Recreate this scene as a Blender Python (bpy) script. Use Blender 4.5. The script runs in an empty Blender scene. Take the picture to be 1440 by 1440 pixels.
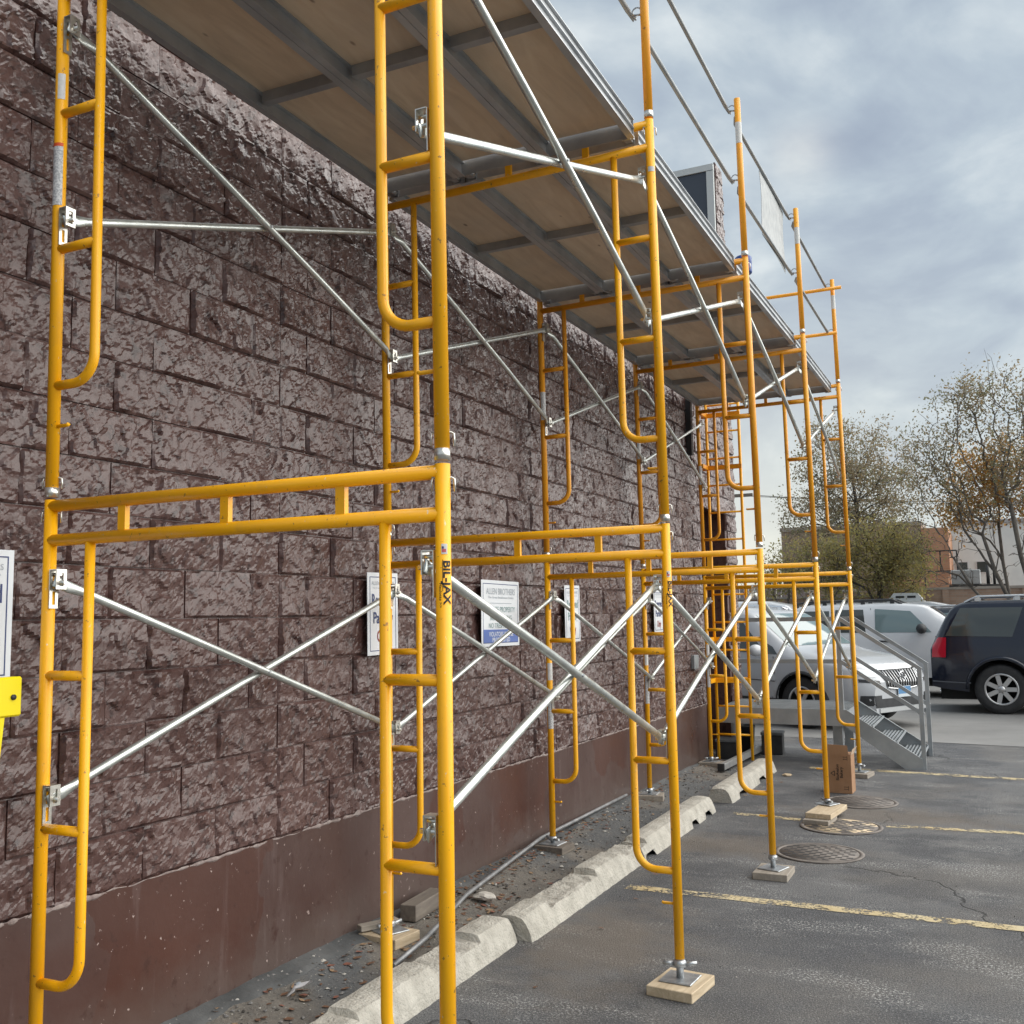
import bpy, bmesh, math, random
from mathutils import Vector, Matrix, noise
import numpy as np

S = bpy.context.scene
# ------------------------------------------------------------------ camera
cam = bpy.data.cameras.new('camera'); camo = bpy.data.objects.new('camera', cam)
S.collection.objects.link(camo); S.camera = camo
cam.sensor_width = 36; cam.lens = 36*1416.84/1440; cam.clip_end = 3000; cam.clip_start = .05
YAW, PITCH, ROLL = math.radians(25.4107), math.radians(5.9594), math.radians(-.8983)
fw = Vector((-math.sin(YAW)*math.cos(PITCH), math.cos(YAW)*math.cos(PITCH), math.sin(PITCH)))
r0 = Vector((math.cos(YAW), math.sin(YAW), 0)); u0 = r0.cross(fw)
r1 = r0*math.cos(ROLL)+u0*math.sin(ROLL); u1 = -r0*math.sin(ROLL)+u0*math.cos(ROLL)
M = Matrix((r1, u1, -fw)).transposed().to_4x4(); M.translation = Vector((2.876, -2.4029, 1.6597))
camo.matrix_world = M

# ------------------------------------------------------------------ world: overcast over a Nishita sky
SUN_EL, SUN_AZ = math.radians(36), math.radians(68)      # azimuth measured from +y towards +x
w = bpy.data.worlds.new('World'); S.world = w; w.use_nodes = True
nt = w.node_tree; nt.nodes.clear()
def N(t, typ, **kw):
    n = t.nodes.new(typ)
    for k, v in kw.items(): setattr(n, k, v)
    return n
def math_node(t, op, a, b=None, clamp=False):
    n = N(t, 'ShaderNodeMath', operation=op, use_clamp=clamp)
    for i, v in enumerate((a, b)):
        if v is None: continue
        if isinstance(v, (int, float)): n.inputs[i].default_value = v
        else: t.links.new(v, n.inputs[i])
    return n.outputs[0]
def ramp(t, fac, stops, interp='LINEAR'):
    n = N(t, 'ShaderNodeValToRGB'); cr = n.color_ramp; cr.interpolation = interp
    while len(cr.elements) < len(stops): cr.elements.new(.5)
    for e, (p, c) in zip(cr.elements, stops):
        e.position = p; e.color = (*c, 1) if len(c) == 3 else c
    t.links.new(fac, n.inputs[0]); return n.outputs[0]
def mixc(t, f, a, b, typ='MIX'):
    n = N(t, 'ShaderNodeMix', data_type='RGBA', blend_type=typ)
    for s, v in ((0, f), (6, a), (7, b)):
        if isinstance(v, (int, float)): n.inputs[s].default_value = v
        elif isinstance(v, (tuple, list)): n.inputs[s].default_value = (*v, 1)
        else: t.links.new(v, n.inputs[s])
    return n.outputs[2]
sky = N(nt, 'ShaderNodeTexSky', sky_type='NISHITA'); sky.sun_disc = False
sky.sun_elevation = SUN_EL; sky.sun_rotation = SUN_AZ
tc = N(nt, 'ShaderNodeTexCoord'); sep = N(nt, 'ShaderNodeSeparateXYZ'); nt.links.new(tc.outputs['Generated'], sep.inputs[0])
zz = math_node(nt, 'ADD', math_node(nt, 'MAXIMUM', sep.outputs[2], 0.0), .36)
cmb = N(nt, 'ShaderNodeCombineXYZ')
nt.links.new(math_node(nt, 'DIVIDE', sep.outputs[0], zz), cmb.inputs[0])
nt.links.new(math_node(nt, 'DIVIDE', sep.outputs[1], zz), cmb.inputs[1])
def wnoise(scale, detail, rough, off, dist=0.):
    mp = N(nt, 'ShaderNodeMapping'); mp.inputs['Location'].default_value = off; nt.links.new(cmb.outputs[0], mp.inputs[0])
    n = N(nt, 'ShaderNodeTexNoise'); n.inputs['Scale'].default_value = scale; n.inputs['Detail'].default_value = detail
    n.inputs['Roughness'].default_value = rough; n.inputs['Distortion'].default_value = dist
    nt.links.new(mp.outputs[0], n.inputs['Vector']); return n.outputs[0]
n1 = wnoise(2.6, 8, .54, (3.1, 7.7, 0), .5); n2 = wnoise(6.5, 7, .52, (11.3, 2.2, 4), .4)
cl = math_node(nt, 'ADD', math_node(nt, 'MULTIPLY', n1, .68), math_node(nt, 'MULTIPLY', n2, .32))
cloud = ramp(nt, cl, [(.34, (.34, .40, .50)), (.44, (.41, .48, .57)), (.51, (.50, .58, .65)), (.58, (.65, .72, .76)), (.66, (.84, .89, .90))])
# thin places in the cloud: brighter round the hidden sun, and pale towards the horizon
sd = N(nt, 'ShaderNodeVectorMath', operation='DOT_PRODUCT'); nt.links.new(tc.outputs['Generated'], sd.inputs[0])
def az_dir(px, el):
    return (math.sin(px)*math.cos(el), math.cos(px)*math.cos(el), math.sin(el))
sd.inputs[1].default_value = az_dir(math.radians(-8.5), math.radians(24.3))
g1 = math_node(nt, 'POWER', math_node(nt, 'MAXIMUM', sd.outputs['Value'], 0), 3200)
n3 = wnoise(6, 5, .55, (1.7, 6.3, 5), .6)
g1 = math_node(nt, 'MULTIPLY', g1, ramp(nt, n3, [(.36, (.35,)*3), (.60, (.80,)*3)], 'EASE'))
cloud = mixc(nt, g1, cloud, (1.0, 1.0, .93))
hz = N(nt, 'ShaderNodeVectorMath', operation='DOT_PRODUCT'); nt.links.new(tc.outputs['Generated'], hz.inputs[0])
hz.inputs[1].default_value = az_dir(math.radians(-14), math.radians(4))
g2 = math_node(nt, 'POWER', math_node(nt, 'MAXIMUM', hz.outputs['Value'], 0), 24)
lowz = math_node(nt, 'POWER', math_node(nt, 'SUBTRACT', 1.0, math_node(nt, 'MAXIMUM', sep.outputs[2], 0.0), True), 5)
cloud = mixc(nt, math_node(nt, 'MULTIPLY', lowz, .38), cloud, (.72, .79, .80))
cloud = mixc(nt, math_node(nt, 'MULTIPLY', math_node(nt, 'MULTIPLY', g2, lowz), .9), cloud, (.97, .94, .80))
bgN = N(nt, 'ShaderNodeBackground'); nt.links.new(sky.outputs[0], bgN.inputs[0]); bgN.inputs[1].default_value = .05
bgC = N(nt, 'ShaderNodeBackground'); nt.links.new(cloud, bgC.inputs[0]); bgC.inputs[1].default_value = .303
mx = N(nt, 'ShaderNodeMixShader'); mx.inputs[0].default_value = .93
nt.links.new(bgN.outputs[0], mx.inputs[1]); nt.links.new(bgC.outputs[0], mx.inputs[2])
wo = N(nt, 'ShaderNodeOutputWorld'); nt.links.new(mx.outputs[0], wo.inputs[0])

# ------------------------------------------------------------------ sun through cloud
sl = bpy.data.lights.new('sun', 'SUN'); sl.energy = 1.5; sl.angle = math.radians(95); sl.color = (1, .96, .89)
so = bpy.data.objects.new('sun', sl); S.collection.objects.link(so)
so.rotation_euler = Vector((math.sin(SUN_AZ)*math.cos(SUN_EL), math.cos(SUN_AZ)*math.cos(SUN_EL), math.sin(SUN_EL))).to_track_quat('Z', 'Y').to_euler()
vs = S.view_settings; vs.view_transform = 'Standard'; vs.look = 'None'; vs.exposure = 1.74; vs.gamma = 1; vs.use_curve_mapping = False
S.cycles.max_bounces = 8; S.cycles.use_denoising = True

# ------------------------------------------------------------------ helpers
C = S.collection
RND = random.Random(7)
def tag(o, label=None, cat=None, group=None, kind=None):
    for k, v in (('label', label), ('category', cat), ('group', group), ('kind', kind)):
        if v: o[k] = v
    return o
def empty(name, loc=(0, 0, 0), rot=(0, 0, 0), label=None, cat=None, group=None, parent=None):
    o = bpy.data.objects.new(name, None); o.empty_display_size = .1; C.objects.link(o)
    o.location = loc; o.rotation_euler = rot; o.parent = parent
    return tag(o, label, cat, group)
class MB:
    """collects vertices and faces, then links them as one mesh object"""
    def __init__(s): s.v = []; s.f = []; s.sm = []; s.mi = []
    def add(s, vs, fs, smooth=False, mi=0):
        b = len(s.v); s.v += [tuple(p) for p in vs]
        for f in fs: s.f.append([b+i for i in f]); s.sm.append(smooth); s.mi.append(mi)
        return s
    def box(s, a, b, mi=0, bev=0):
        (x0, y0, z0), (x1, y1, z1) = a, b
        if bev:
            bm = bmesh.new(); bmesh.ops.create_cube(bm, size=1)
            for v in bm.verts: v.co = Vector(((x0+x1)/2+v.co.x*(x1-x0), (y0+y1)/2+v.co.y*(y1-y0), (z0+z1)/2+v.co.z*(z1-z0)))
            bmesh.ops.bevel(bm, geom=bm.edges[:], offset=bev, segments=1, affect='EDGES')
            bm.verts.index_update()
            s.add([v.co for v in bm.verts], [[v.index for v in f.verts] for f in bm.faces], False, mi); bm.free(); return s
        s.add([(x0, y0, z0), (x1, y0, z0), (x1, y1, z0), (x0, y1, z0), (x0, y0, z1), (x1, y0, z1), (x1, y1, z1), (x0, y1, z1)],
              [(3, 2, 1, 0), (4, 5, 6, 7), (0, 1, 5, 4), (1, 2, 6, 5), (2, 3, 7, 6), (3, 0, 4, 7)], False, mi); return s
    def obox(s, c, ax, ay, az, mi=0):
        """box from centre and three half axes"""
        c, ax, ay, az = map(Vector, (c, ax, ay, az)); P = []
        for k in (-1, 1):
            for i, j in ((-1, -1), (1, -1), (1, 1), (-1, 1)): P.append(c+ax*i+ay*j+az*k)
        s.add(P, [(3, 2, 1, 0), (4, 5, 6, 7), (0, 1, 5, 4), (1, 2, 6, 5), (2, 3, 7, 6), (3, 0, 4, 7)], False, mi); return s
    def bar(s, p, q, w, h, up=(0, 0, 1), mi=0):
        p, q = Vector(p), Vector(q); d = (q-p); L = d.length; d.normalize(); u = Vector(up)
        sx = d.cross(u)
        if sx.length < 1e-4: sx = d.cross(Vector((1, 0, 0)))
        sx.normalize(); u = sx.cross(d)
        return s.obox((p+q)/2, d*(L/2), sx*(w/2), u*(h/2), mi)
    def tube(s, path, r, n=10, cap=True, mi=0, scale=None, smooth=True):
        P = [Vector(p) for p in path]; m = len(P)
        T = [(P[min(i+1, m-1)]-P[max(i-1, 0)]).normalized() for i in range(m)]
        nrm = T[0].orthogonal().normalized()
        if abs(T[0].z) < .95: nrm = (Vector((0, 0, 1))-T[0]*T[0].z).normalized()
        V = []
        for i in range(m):
            nrm = (nrm-T[i]*nrm.dot(T[i])).normalized(); bn = T[i].cross(nrm)
            ri = r[i] if isinstance(r, (list, tuple)) else r
            a, b = scale[i] if scale else (1, 1)
            for k in range(n):
                t = 2*math.pi*k/n; V.append(P[i]+nrm*(math.cos(t)*ri*a)+bn*(math.sin(t)*ri*b))
        F = [[i*n+k, i*n+(k+1) % n, (i+1)*n+(k+1) % n, (i+1)*n+k] for i in range(m-1) for k in range(n)]
        b0 = len(s.v); s.add(V, F, smooth, mi)
        if cap:
            s.f.append([b0+k for k in range(n)][::-1]); s.sm.append(False); s.mi.append(mi)
            s.f.append([b0+(m-1)*n+k for k in range(n)]); s.sm.append(False); s.mi.append(mi)
        return s
    def lathe(s, prof, n=24, axis='z', o=(0, 0, 0), mi=0, smooth=True, cap=True):
        V = []; m = len(prof)
        for (rr, h) in prof:
            for k in range(n):
                t = 2*math.pi*k/n; a, b = rr*math.cos(t), rr*math.sin(t)
                p = {'z': (a, b, h), 'x': (h, a, b), 'y': (b, h, a)}[axis]
                V.append((p[0]+o[0], p[1]+o[1], p[2]+o[2]))
        F = [[i*n+k, i*n+(k+1) % n, (i+1)*n+(k+1) % n, (i+1)*n+k] for i in range(m-1) for k in range(n)]
        if cap and prof[0][0] > 1e-6: F.append(list(range(n))[::-1])
        if cap and prof[-1][0] > 1e-6: F.append([(m-1)*n+k for k in range(n)])
        return s.add(V, F, smooth, mi)
    def grid(s, fn, nu, nv, smooth=True, mi=0):
        V = [fn(i/nu, j/nv) for i in range(nu+1) for j in range(nv+1)]; q = nv+1
        return s.add(V, [[i*q+j, (i+1)*q+j, (i+1)*q+j+1, i*q+j+1] for i in range(nu) for j in range(nv)], smooth, mi)
    def mesh(s, name, mats):
        me = bpy.data.meshes.new(name); me.from_pydata(s.v, [], s.f)
        for mt in (mats if isinstance(mats, (list, tuple)) else [mats]): me.materials.append(mt)
        me.polygons.foreach_set('use_smooth', s.sm); me.polygons.foreach_set('material_index', s.mi); me.update(); return me
    def build(s, name, mats, parent=None, loc=(0, 0, 0), rot=(0, 0, 0), **kw):
        o = bpy.data.objects.new(name, s.mesh(name, mats)); C.objects.link(o)
        o.parent = parent; o.location = loc; o.rotation_euler = rot; return tag(o, **kw)
def copy_tree(o, parent=None):
    c = o.copy(); C.objects.link(c); c.parent = parent
    for ch in list(o.children): copy_tree(ch, c)
    return c
def bevel_obj(o, wdt=.004, seg=1):
    m = o.modifiers.new('bevel', 'BEVEL'); m.width = wdt; m.segments = seg; m.limit_method = 'ANGLE'; return o

# ------------------------------------------------------------------ materials
def base_mat(name, rough=.5, metal=0, spec=None):
    m = bpy.data.materials.new(name); m.use_nodes = True; t = m.node_tree; b = t.nodes['Principled BSDF']
    b.inputs['Roughness'].default_value = rough; b.inputs['Metallic'].default_value = metal
    if spec is not None: b.inputs['Specular IOR Level'].default_value = spec
    return m, t, b
def coord(t, mode):
    if mode == 'pos': return N(t, 'ShaderNodeNewGeometry').outputs['Position']
    return N(t, 'ShaderNodeTexCoord').outputs['Object']
def noise_node(t, vec, scale, detail=4, rough=.55, stretch=None, off=None, dist=0.):
    if stretch or off:
        mp = N(t, 'ShaderNodeMapping'); t.links.new(vec, mp.inputs[0]); vec = mp.outputs[0]
        if stretch: mp.inputs['Scale'].default_value = stretch
        if off: mp.inputs['Location'].default_value = off
    n = N(t, 'ShaderNodeTexNoise'); n.inputs['Scale'].default_value = scale; n.inputs['Detail'].default_value = detail
    n.inputs['Roughness'].default_value = rough; n.inputs['Distortion'].default_value = dist; t.links.new(vec, n.inputs['Vector']); return n.outputs[0]
def bump(t, b, h, strength=.3, dist=.01):
    n = N(t, 'ShaderNodeBump'); n.inputs['Strength'].default_value = strength; n.inputs['Distance'].default_value = dist
    t.links.new(h, n.inputs['Height']); t.links.new(n.outputs[0], b.inputs['Normal']); return n
def pm(name, c1, c2=None, scale=6, rough=.5, metal=0, bmp=0, bscale=None, mode='obj', stretch=None, detail=5, lo=.35, hi=.65, rvar=0, spec=None, bdist=.01):
    m, t, b = base_mat(name, rough, metal, spec); v = coord(t, mode)
    if c2 is None: c2 = tuple(min(1, x*1.12) for x in c1)
    n = noise_node(t, v, scale, detail, stretch=stretch)
    t.links.new(ramp(t, n, [(lo, c1), (hi, c2)]), b.inputs['Base Color'])
    if rvar: t.links.new(ramp(t, noise_node(t, v, scale*1.7, 3), [(.3, (rough-rvar,)*3), (.7, (rough+rvar,)*3)]), b.inputs['Roughness'])
    if bmp: bump(t, b, noise_node(t, v, bscale or scale*4, 4, stretch=stretch), bmp, bdist)
    return m
def flat(name, c, rough=.5, metal=0, spec=None):
    m, t, b = base_mat(name, rough, metal, spec); b.inputs['Base Color'].default_value = (*c, 1); return m

def yellow_paint(name, c, dark):
    m, t, b = base_mat(name, .36); v = coord(t, 'pos')
    n = noise_node(t, v, 4, 6); col = ramp(t, n, [(.3, c), (.75, dark)])
    gr_ = noise_node(t, v, 9, 6, .65, (1, 1, .35), (3, 5, 2)); col = mixc(t, ramp(t, gr_, [(.54, (0,)*3), (.74, (.32,)*3)]), col, (.50, .27, .06))
    sc = noise_node(t, v, 48, 4, .62); f = ramp(t, sc, [(.655, (0,)*3), (.675, (1,)*3)])
    col = mixc(t, math_node(t, 'MULTIPLY', f, .7), col, (.16, .085, .04))
    sp = noise_node(t, v, 85, 3, .6, (1, 1, .5), (8, 1, 3)); col = mixc(t, ramp(t, sp, [(.69, (0,)*3), (.72, (.75,)*3)]), col, (.72, .60, .42)); t.links.new(col, b.inputs['Base Color'])
    t.links.new(ramp(t, gr_, [(.35, (.30,)*3), (.7, (.52,)*3)]), b.inputs['Roughness'])
    bump(t, b, noise_node(t, v, 90, 3), .10, .003); return m
Y1 = yellow_paint('yellow_paint', (.97, .47, .003), (.93, .42, .003))
Y2 = yellow_paint('backlit_yellow_paint', (.90, .395, .010), (.80, .31, .014))  # same yellow, with the backlit orange cast put into the colour
GALV = pm('backlit_galvanised_steel', (.22, .24, .25), (.29, .31, .32), 5, .45, .5, .05, 90, 'pos', rvar=.08)  # guard rails only: their backlit darkness is put into this grey
BRACE = pm('galvanised_tube', (.50, .53, .51), (.66, .69, .66), 9, .33, .8, .04, 70, 'pos', rvar=.08)
CAST = pm('cast_steel', (.34, .36, .38), (.52, .54, .55), 30, .42, .8, .12, 80, 'pos')
ZINC = pm('zinc_plate', (.62, .60, .54), (.80, .78, .72), 40, .28, .85, .04, 90, 'pos')
ALU = pm('aluminium_rail', (.38, .40, .42), (.50, .52, .535), 5, .42, .4, .04, 60, 'pos', rvar=.08)
ALUD = pm('aluminium_rib', (.30, .31, .325), (.42, .43, .44), 6, .48, .3, .05, 40, 'pos')
def ply_mat():
    m, t, b = base_mat('plywood', .72); v = coord(t, 'pos')
    g = noise_node(t, v, 5, 7, .62, (2.2, .35, 1), dist=1.2)
    c = ramp(t, g, [(.25, (.60, .465, .33)), (.5, (.72, .575, .42)), (.75, (.80, .67, .51))])
    k = N(t, 'ShaderNodeTexVoronoi'); k.inputs['Scale'].default_value = 3.1
    mp = N(t, 'ShaderNodeMapping'); mp.inputs['Scale'].default_value = (2.2, 1, 1); t.links.new(v, mp.inputs[0]); t.links.new(mp.outputs[0], k.inputs['Vector'])
    c = mixc(t, ramp(t, k.outputs['Distance'], [(.0, (.9,)*3), (.05, (.75,)*3), (.085, (0,)*3)]), c, (.19, .11, .065))
    st = noise_node(t, v, 1.7, 4); c = mixc(t, ramp(t, st, [(.5, (0,)*3), (.8, (.4,)*3)]), c, (.40, .36, .31))
    t.links.new(c, b.inputs['Base Color']); bump(t, b, g, .12, .004); return m
PLY = ply_mat()
def wall_mat():
    m, t, b = base_mat('gloss_brown_masonry_paint', .3, 0, .5); v = coord(t, 'pos')
    a = noise_node(t, v, .9, 5); c = ramp(t, a, [(.3, (.076, .037, .032)), (.7, (.106, .057, .050))])
    f = noise_node(t, v, 12, 8, .74, (1, 1, 1), None, .9); f2 = noise_node(t, v, 30, 6, .7, off=(3, 8, 1), dist=.5)
    pit = math_node(t, 'ADD', math_node(t, 'MULTIPLY', f, .72), math_node(t, 'MULTIPLY', f2, .28))
    c = mixc(t, ramp(t, pit, [(.425, (.85,)*3), (.47, (0,)*3)]), c, (.030, .012, .011))
    c = mixc(t, ramp(t, noise_node(t, v, 24, 7, .74, off=(9, 4, 2), dist=.6), [(.62, (0,)*3), (.70, (.4,)*3)]), c, (.16, .11, .104))
    t.links.new(c, b.inputs['Base Color'])
    t.links.new(ramp(t, noise_node(t, v, 3.5, 5), [(.3, (.28,)*3), (.7, (.46,)*3)]), b.inputs['Roughness'])
    b.inputs['Coat Weight'].default_value = .36; b.inputs['Coat Roughness'].default_value = .22; b.inputs['Coat IOR'].default_value = 1.6; b.inputs['Specular IOR Level'].default_value = .42
    h = math_node(t, 'ADD', math_node(t, 'MULTIPLY', noise_node(t, v, 15, 3, .5, dist=.8), 1.3), math_node(t, 'MULTIPLY', noise_node(t, v, 38, 2, .5, off=(2, 5, 1), dist=.6), .5))
    n = bump(t, b, h, 1.0, .0040); t.links.new(n.outputs[0], b.inputs['Coat Normal']); return m
WALL = wall_mat()
MORT = pm('painted_mortar', (.055, .036, .034), (.085, .058, .055), 14, .5, 0, .3, 60, 'pos')
def plinth_mat():
    m, t, b = base_mat('painted_concrete_plinth', .42); v = coord(t, 'pos')
    n = noise_node(t, v, .85, 3, .5, (1, 1, 1.2), (4.2, .35, 1.1)); n2 = noise_node(t, v, 1.3, 6, .6, (1, 1, .6), (1, 8, 3))
    c = ramp(t, n2, [(.3, (.062, .032, .027)), (.7, (.090, .055, .048))])
    red = ramp(t, noise_node(t, v, 2.2, 4), [(.3, (.060, .021, .014)), (.7, (.080, .030, .020))])
    c = mixc(t, ramp(t, n, [(.62, (0,)*3), (.66, (.5,)*3)]), c, red)
    sx = N(t, 'ShaderNodeSeparateXYZ'); wob = N(t, 'ShaderNodeVectorMath', operation='ADD'); t.links.new(v, wob.inputs[0]); wn_ = N(t, 'ShaderNodeTexNoise'); wn_.inputs['Scale'].default_value = 3; wn_.inputs['Detail'].default_value = 5; t.links.new(v, wn_.inputs['Vector']); ws = N(t, 'ShaderNodeVectorMath', operation='SCALE'); ws.inputs['Scale'].default_value = .5; t.links.new(wn_.outputs[1], ws.inputs[0]); t.links.new(ws.outputs[0], wob.inputs[1]); t.links.new(wob.outputs[0], sx.inputs[0])
    for (ya, yb, za) in ((.68, 1.62, .16), (4.0, 4.75, .42), (3.1, 3.45, .55), (5.7, 6.5, .6)):
        mk = math_node(t, 'MULTIPLY', math_node(t, 'MULTIPLY', math_node(t, 'GREATER_THAN', sx.outputs[1], ya), math_node(t, 'LESS_THAN', sx.outputs[1], yb)), math_node(t, 'GREATER_THAN', sx.outputs[2], za)); c = mixc(t, math_node(t, 'MULTIPLY', mk, math_node(t, 'ADD', .35, math_node(t, 'MULTIPLY', n2, .75))), c, red)
    st = noise_node(t, v, 9, 5, .6, (1, 1, .12)); c = mixc(t, ramp(t, st, [(.6, (0,)*3), (.8, (.4,)*3)]), c, (.22, .17, .165))
    s = math_node(t, 'MULTIPLY', ramp(t, noise_node(t, v, 34, 5, .62), [(.665, (0,)*3), (.69, (1,)*3)]), ramp(t, noise_node(t, v, 2.6, 3), [(.44, (0,)*3), (.56, (1,)*3)]))
    sz = N(t, 'ShaderNodeSeparateXYZ'); t.links.new(v, sz.inputs[0])
    low = math_node(t, 'SUBTRACT', .34, math_node(t, 'ADD', sz.outputs[2], math_node(t, 'MULTIPLY', math_node(t, 'SUBTRACT', noise_node(t, v, 7, 6, .7), .5), .35)))
    c = mixc(t, math_node(t, 'MULTIPLY', ramp(t, low, [(.0, (0,)*3), (.22, (1,)*3)]), .4), c, (.12, .10, .088))
    c = mixc(t, ramp(t, noise_node(t, v, 13, 6, .7, off=(5, 5, 9)), [(.34, (.6,)*3), (.42, (0,)*3)]), c, (.045, .018, .014))
    c = mixc(t, s, c, (.42, .33, .30)); t.links.new(c, b.inputs['Base Color'])
    t.links.new(ramp(t, n2, [(.3, (.26,)*3), (.7, (.45,)*3)]), b.inputs['Roughness'])
    h = math_node(t, 'SUBTRACT', math_node(t, 'MULTIPLY', noise_node(t, v, 16, 6), .6), math_node(t, 'MULTIPLY', s, .5)); bump(t, b, h, .35, .006); return m
PLINTH = plinth_mat()
def asphalt_mat():
    m, t, b = base_mat('worn_asphalt', .8); v = coord(t, 'pos')
    a = noise_node(t, v, .55, 6, .6); c = ramp(t, a, [(.3, (.062, .064, .070)), (.5, (.125, .127, .132)), (.70, (.225, .223, .220))])
    c = mixc(t, ramp(t, noise_node(t, v, 1.3, 6, .62, off=(5, 1, 0)), [(.46, (0,)*3), (.56, (.9,)*3)]), c, (.058, .061, .070))
    br = noise_node(t, v, .42, 5, .6, off=(2.3, 8.2, 0)); c = mixc(t, ramp(t, br, [(.50, (0,)*3), (.60, (.6,)*3)]), c, (.185, .165, .142))
    g = noise_node(t, v, 130, 3, .7); c = mixc(t, ramp(t, g, [(.42, (.85,)*3), (.53, (0,)*3)]), c, (.045, .046, .05))
    c = mixc(t, ramp(t, noise_node(t, v, 110, 3, .7, off=(3, 9, 1)), [(.54, (0,)*3), (.62, (.6,)*3)]), c, (.31, .31, .305))
    g2 = noise_node(t, v, 75, 4, .7, off=(7, 7, 7))
    wear = ramp(t, noise_node(t, v, 1.9, 6, .68, (.55, 1.3, 1), (1.5, 3.4, 0)), [(.50, (0,)*3), (.62, (1,)*3)])
    thr = math_node(t, 'SUBTRACT', g2, math_node(t, 'MULTIPLY', wear, .085))
    sp = ramp(t, math_node(t, 'SUBTRACT', 1.0, thr), [(.43, (0,)*3), (.455, (0,)*3)])
    spk = math_node(t, 'MULTIPLY', wear, ramp(t, g2, [(.545, (0,)*3), (.585, (1,)*3)]))
    spk = math_node(t, 'MAXIMUM', spk, ramp(t, g2, [(.70, (0,)*3), (.74, (.8,)*3)]))
    c = mixc(t, math_node(t, 'MULTIPLY', spk, .9), c, (.50, .50, .48))
    for (dx, dy, rx, ry) in ((1.05, 5.0, .75, .42), (2.0, 6.5, 1.1, .5), (.95, 2.6, .5, .9)):
        mp = N(t, 'ShaderNodeMapping'); mp.inputs['Location'].default_value = (-dx/rx, -dy/ry, 0); mp.inputs['Scale'].default_value = (1/rx, 1/ry, 0); t.links.new(v, mp.inputs[0])
        ln = N(t, 'ShaderNodeVectorMath', operation='LENGTH'); t.links.new(mp.outputs[0], ln.inputs[0])
        dm = ramp(t, math_node(t, 'ADD', ln.outputs['Value'], math_node(t, 'MULTIPLY', math_node(t, 'SUBTRACT', noise_node(t, v, 3.5, 7, .7), .5), 2.2)), [(.35, (1,)*3), (1.0, (0,)*3)])
        c = mixc(t, math_node(t, 'MULTIPLY', dm, .6), c, (.165, .135, .105))
    cr = N(t, 'ShaderNodeTexVoronoi'); cr.feature = 'DISTANCE_TO_EDGE'; cr.inputs['Scale'].default_value = .32
    dn = N(t, 'ShaderNodeVectorMath', operation='ADD'); t.links.new(v, dn.inputs[0])
    nn = N(t, 'ShaderNodeTexNoise'); nn.inputs['Scale'].default_value = 1.2; nn.inputs['Detail'].default_value = 6; t.links.new(v, nn.inputs['Vector']); t.links.new(nn.outputs[1], dn.inputs[1])
    t.links.new(dn.outputs[0], cr.inputs['Vector'])
    ck = ramp(t, cr.outputs['Distance'], [(.0015, (1,)*3), (.004, (0,)*3)])
    ck = math_node(t, 'MULTIPLY', ck, ramp(t, noise_node(t, v, .5, 2, off=(3, 3, 3)), [(.47, (0,)*3), (.55, (1,)*3)]))
    c = mixc(t, math_node(t, 'MULTIPLY', ck, .85), c, (.03, .03, .03)); t.links.new(c, b.inputs['Base Color'])
    h = math_node(t, 'SUBTRACT', math_node(t, 'ADD', g, math_node(t, 'MULTIPLY', g2, .7)), ck); bump(t, b, h, .9, .010)
    t.links.new(ramp(t, a, [(.3, (.62,)*3), (.7, (.85,)*3)]), b.inputs['Roughness']); return m
ASPH = asphalt_mat()
def pavement_mat():
    m, t, b = base_mat('old_concrete', .8); v = coord(t, 'pos')
    c = ramp(t, noise_node(t, v, .5, 7, .62), [(.3, (.19, .187, .18)), (.7, (.30, .293, .282))])
    c = mixc(t, ramp(t, noise_node(t, v, 2.6, 6, .65), [(.5, (0,)*3), (.72, (.5,)*3)]), c, (.19, .185, .18))
    c = mixc(t, ramp(t, noise_node(t, v, 90, 3), [(.55, (0,)*3), (.7, (.4,)*3)]), c, (.15, .15, .15)); t.links.new(c, b.inputs['Base Color'])
    bump(t, b, noise_node(t, v, 60, 4), .3, .006); return m
PAVE = pavement_mat()
def soil_mat():
    m, t, b = base_mat('dirt_and_grit', .95); v = coord(t, 'pos')
    c = ramp(t, noise_node(t, v, 3.2, 7, .65), [(.3, (.095, .088, .082)), (.5, (.17, .155, .135)), (.7, (.23, .205, .175))])
    c = mixc(t, ramp(t, noise_node(t, v, 1.1, 5, off=(2, 2, 2)), [(.48, (0,)*3), (.56, (.85,)*3)]), c, (.105, .112, .118))
    c = mixc(t, ramp(t, noise_node(t, v, 70, 4, .7), [(.62, (0,)*3), (.68, (.8,)*3)]), c, (.42, .39, .34))
    c = mixc(t, ramp(t, noise_node(t, v, 55, 4, .7, off=(4, 4, 1)), [(.33, (.7,)*3), (.42, (0,)*3)]), c, (.045, .04, .036)); t.links.new(c, b.inputs['Base Color'])
    bump(t, b, noise_node(t, v, 45, 6, .7), .8, .014); return m
SOIL = soil_mat()
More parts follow.
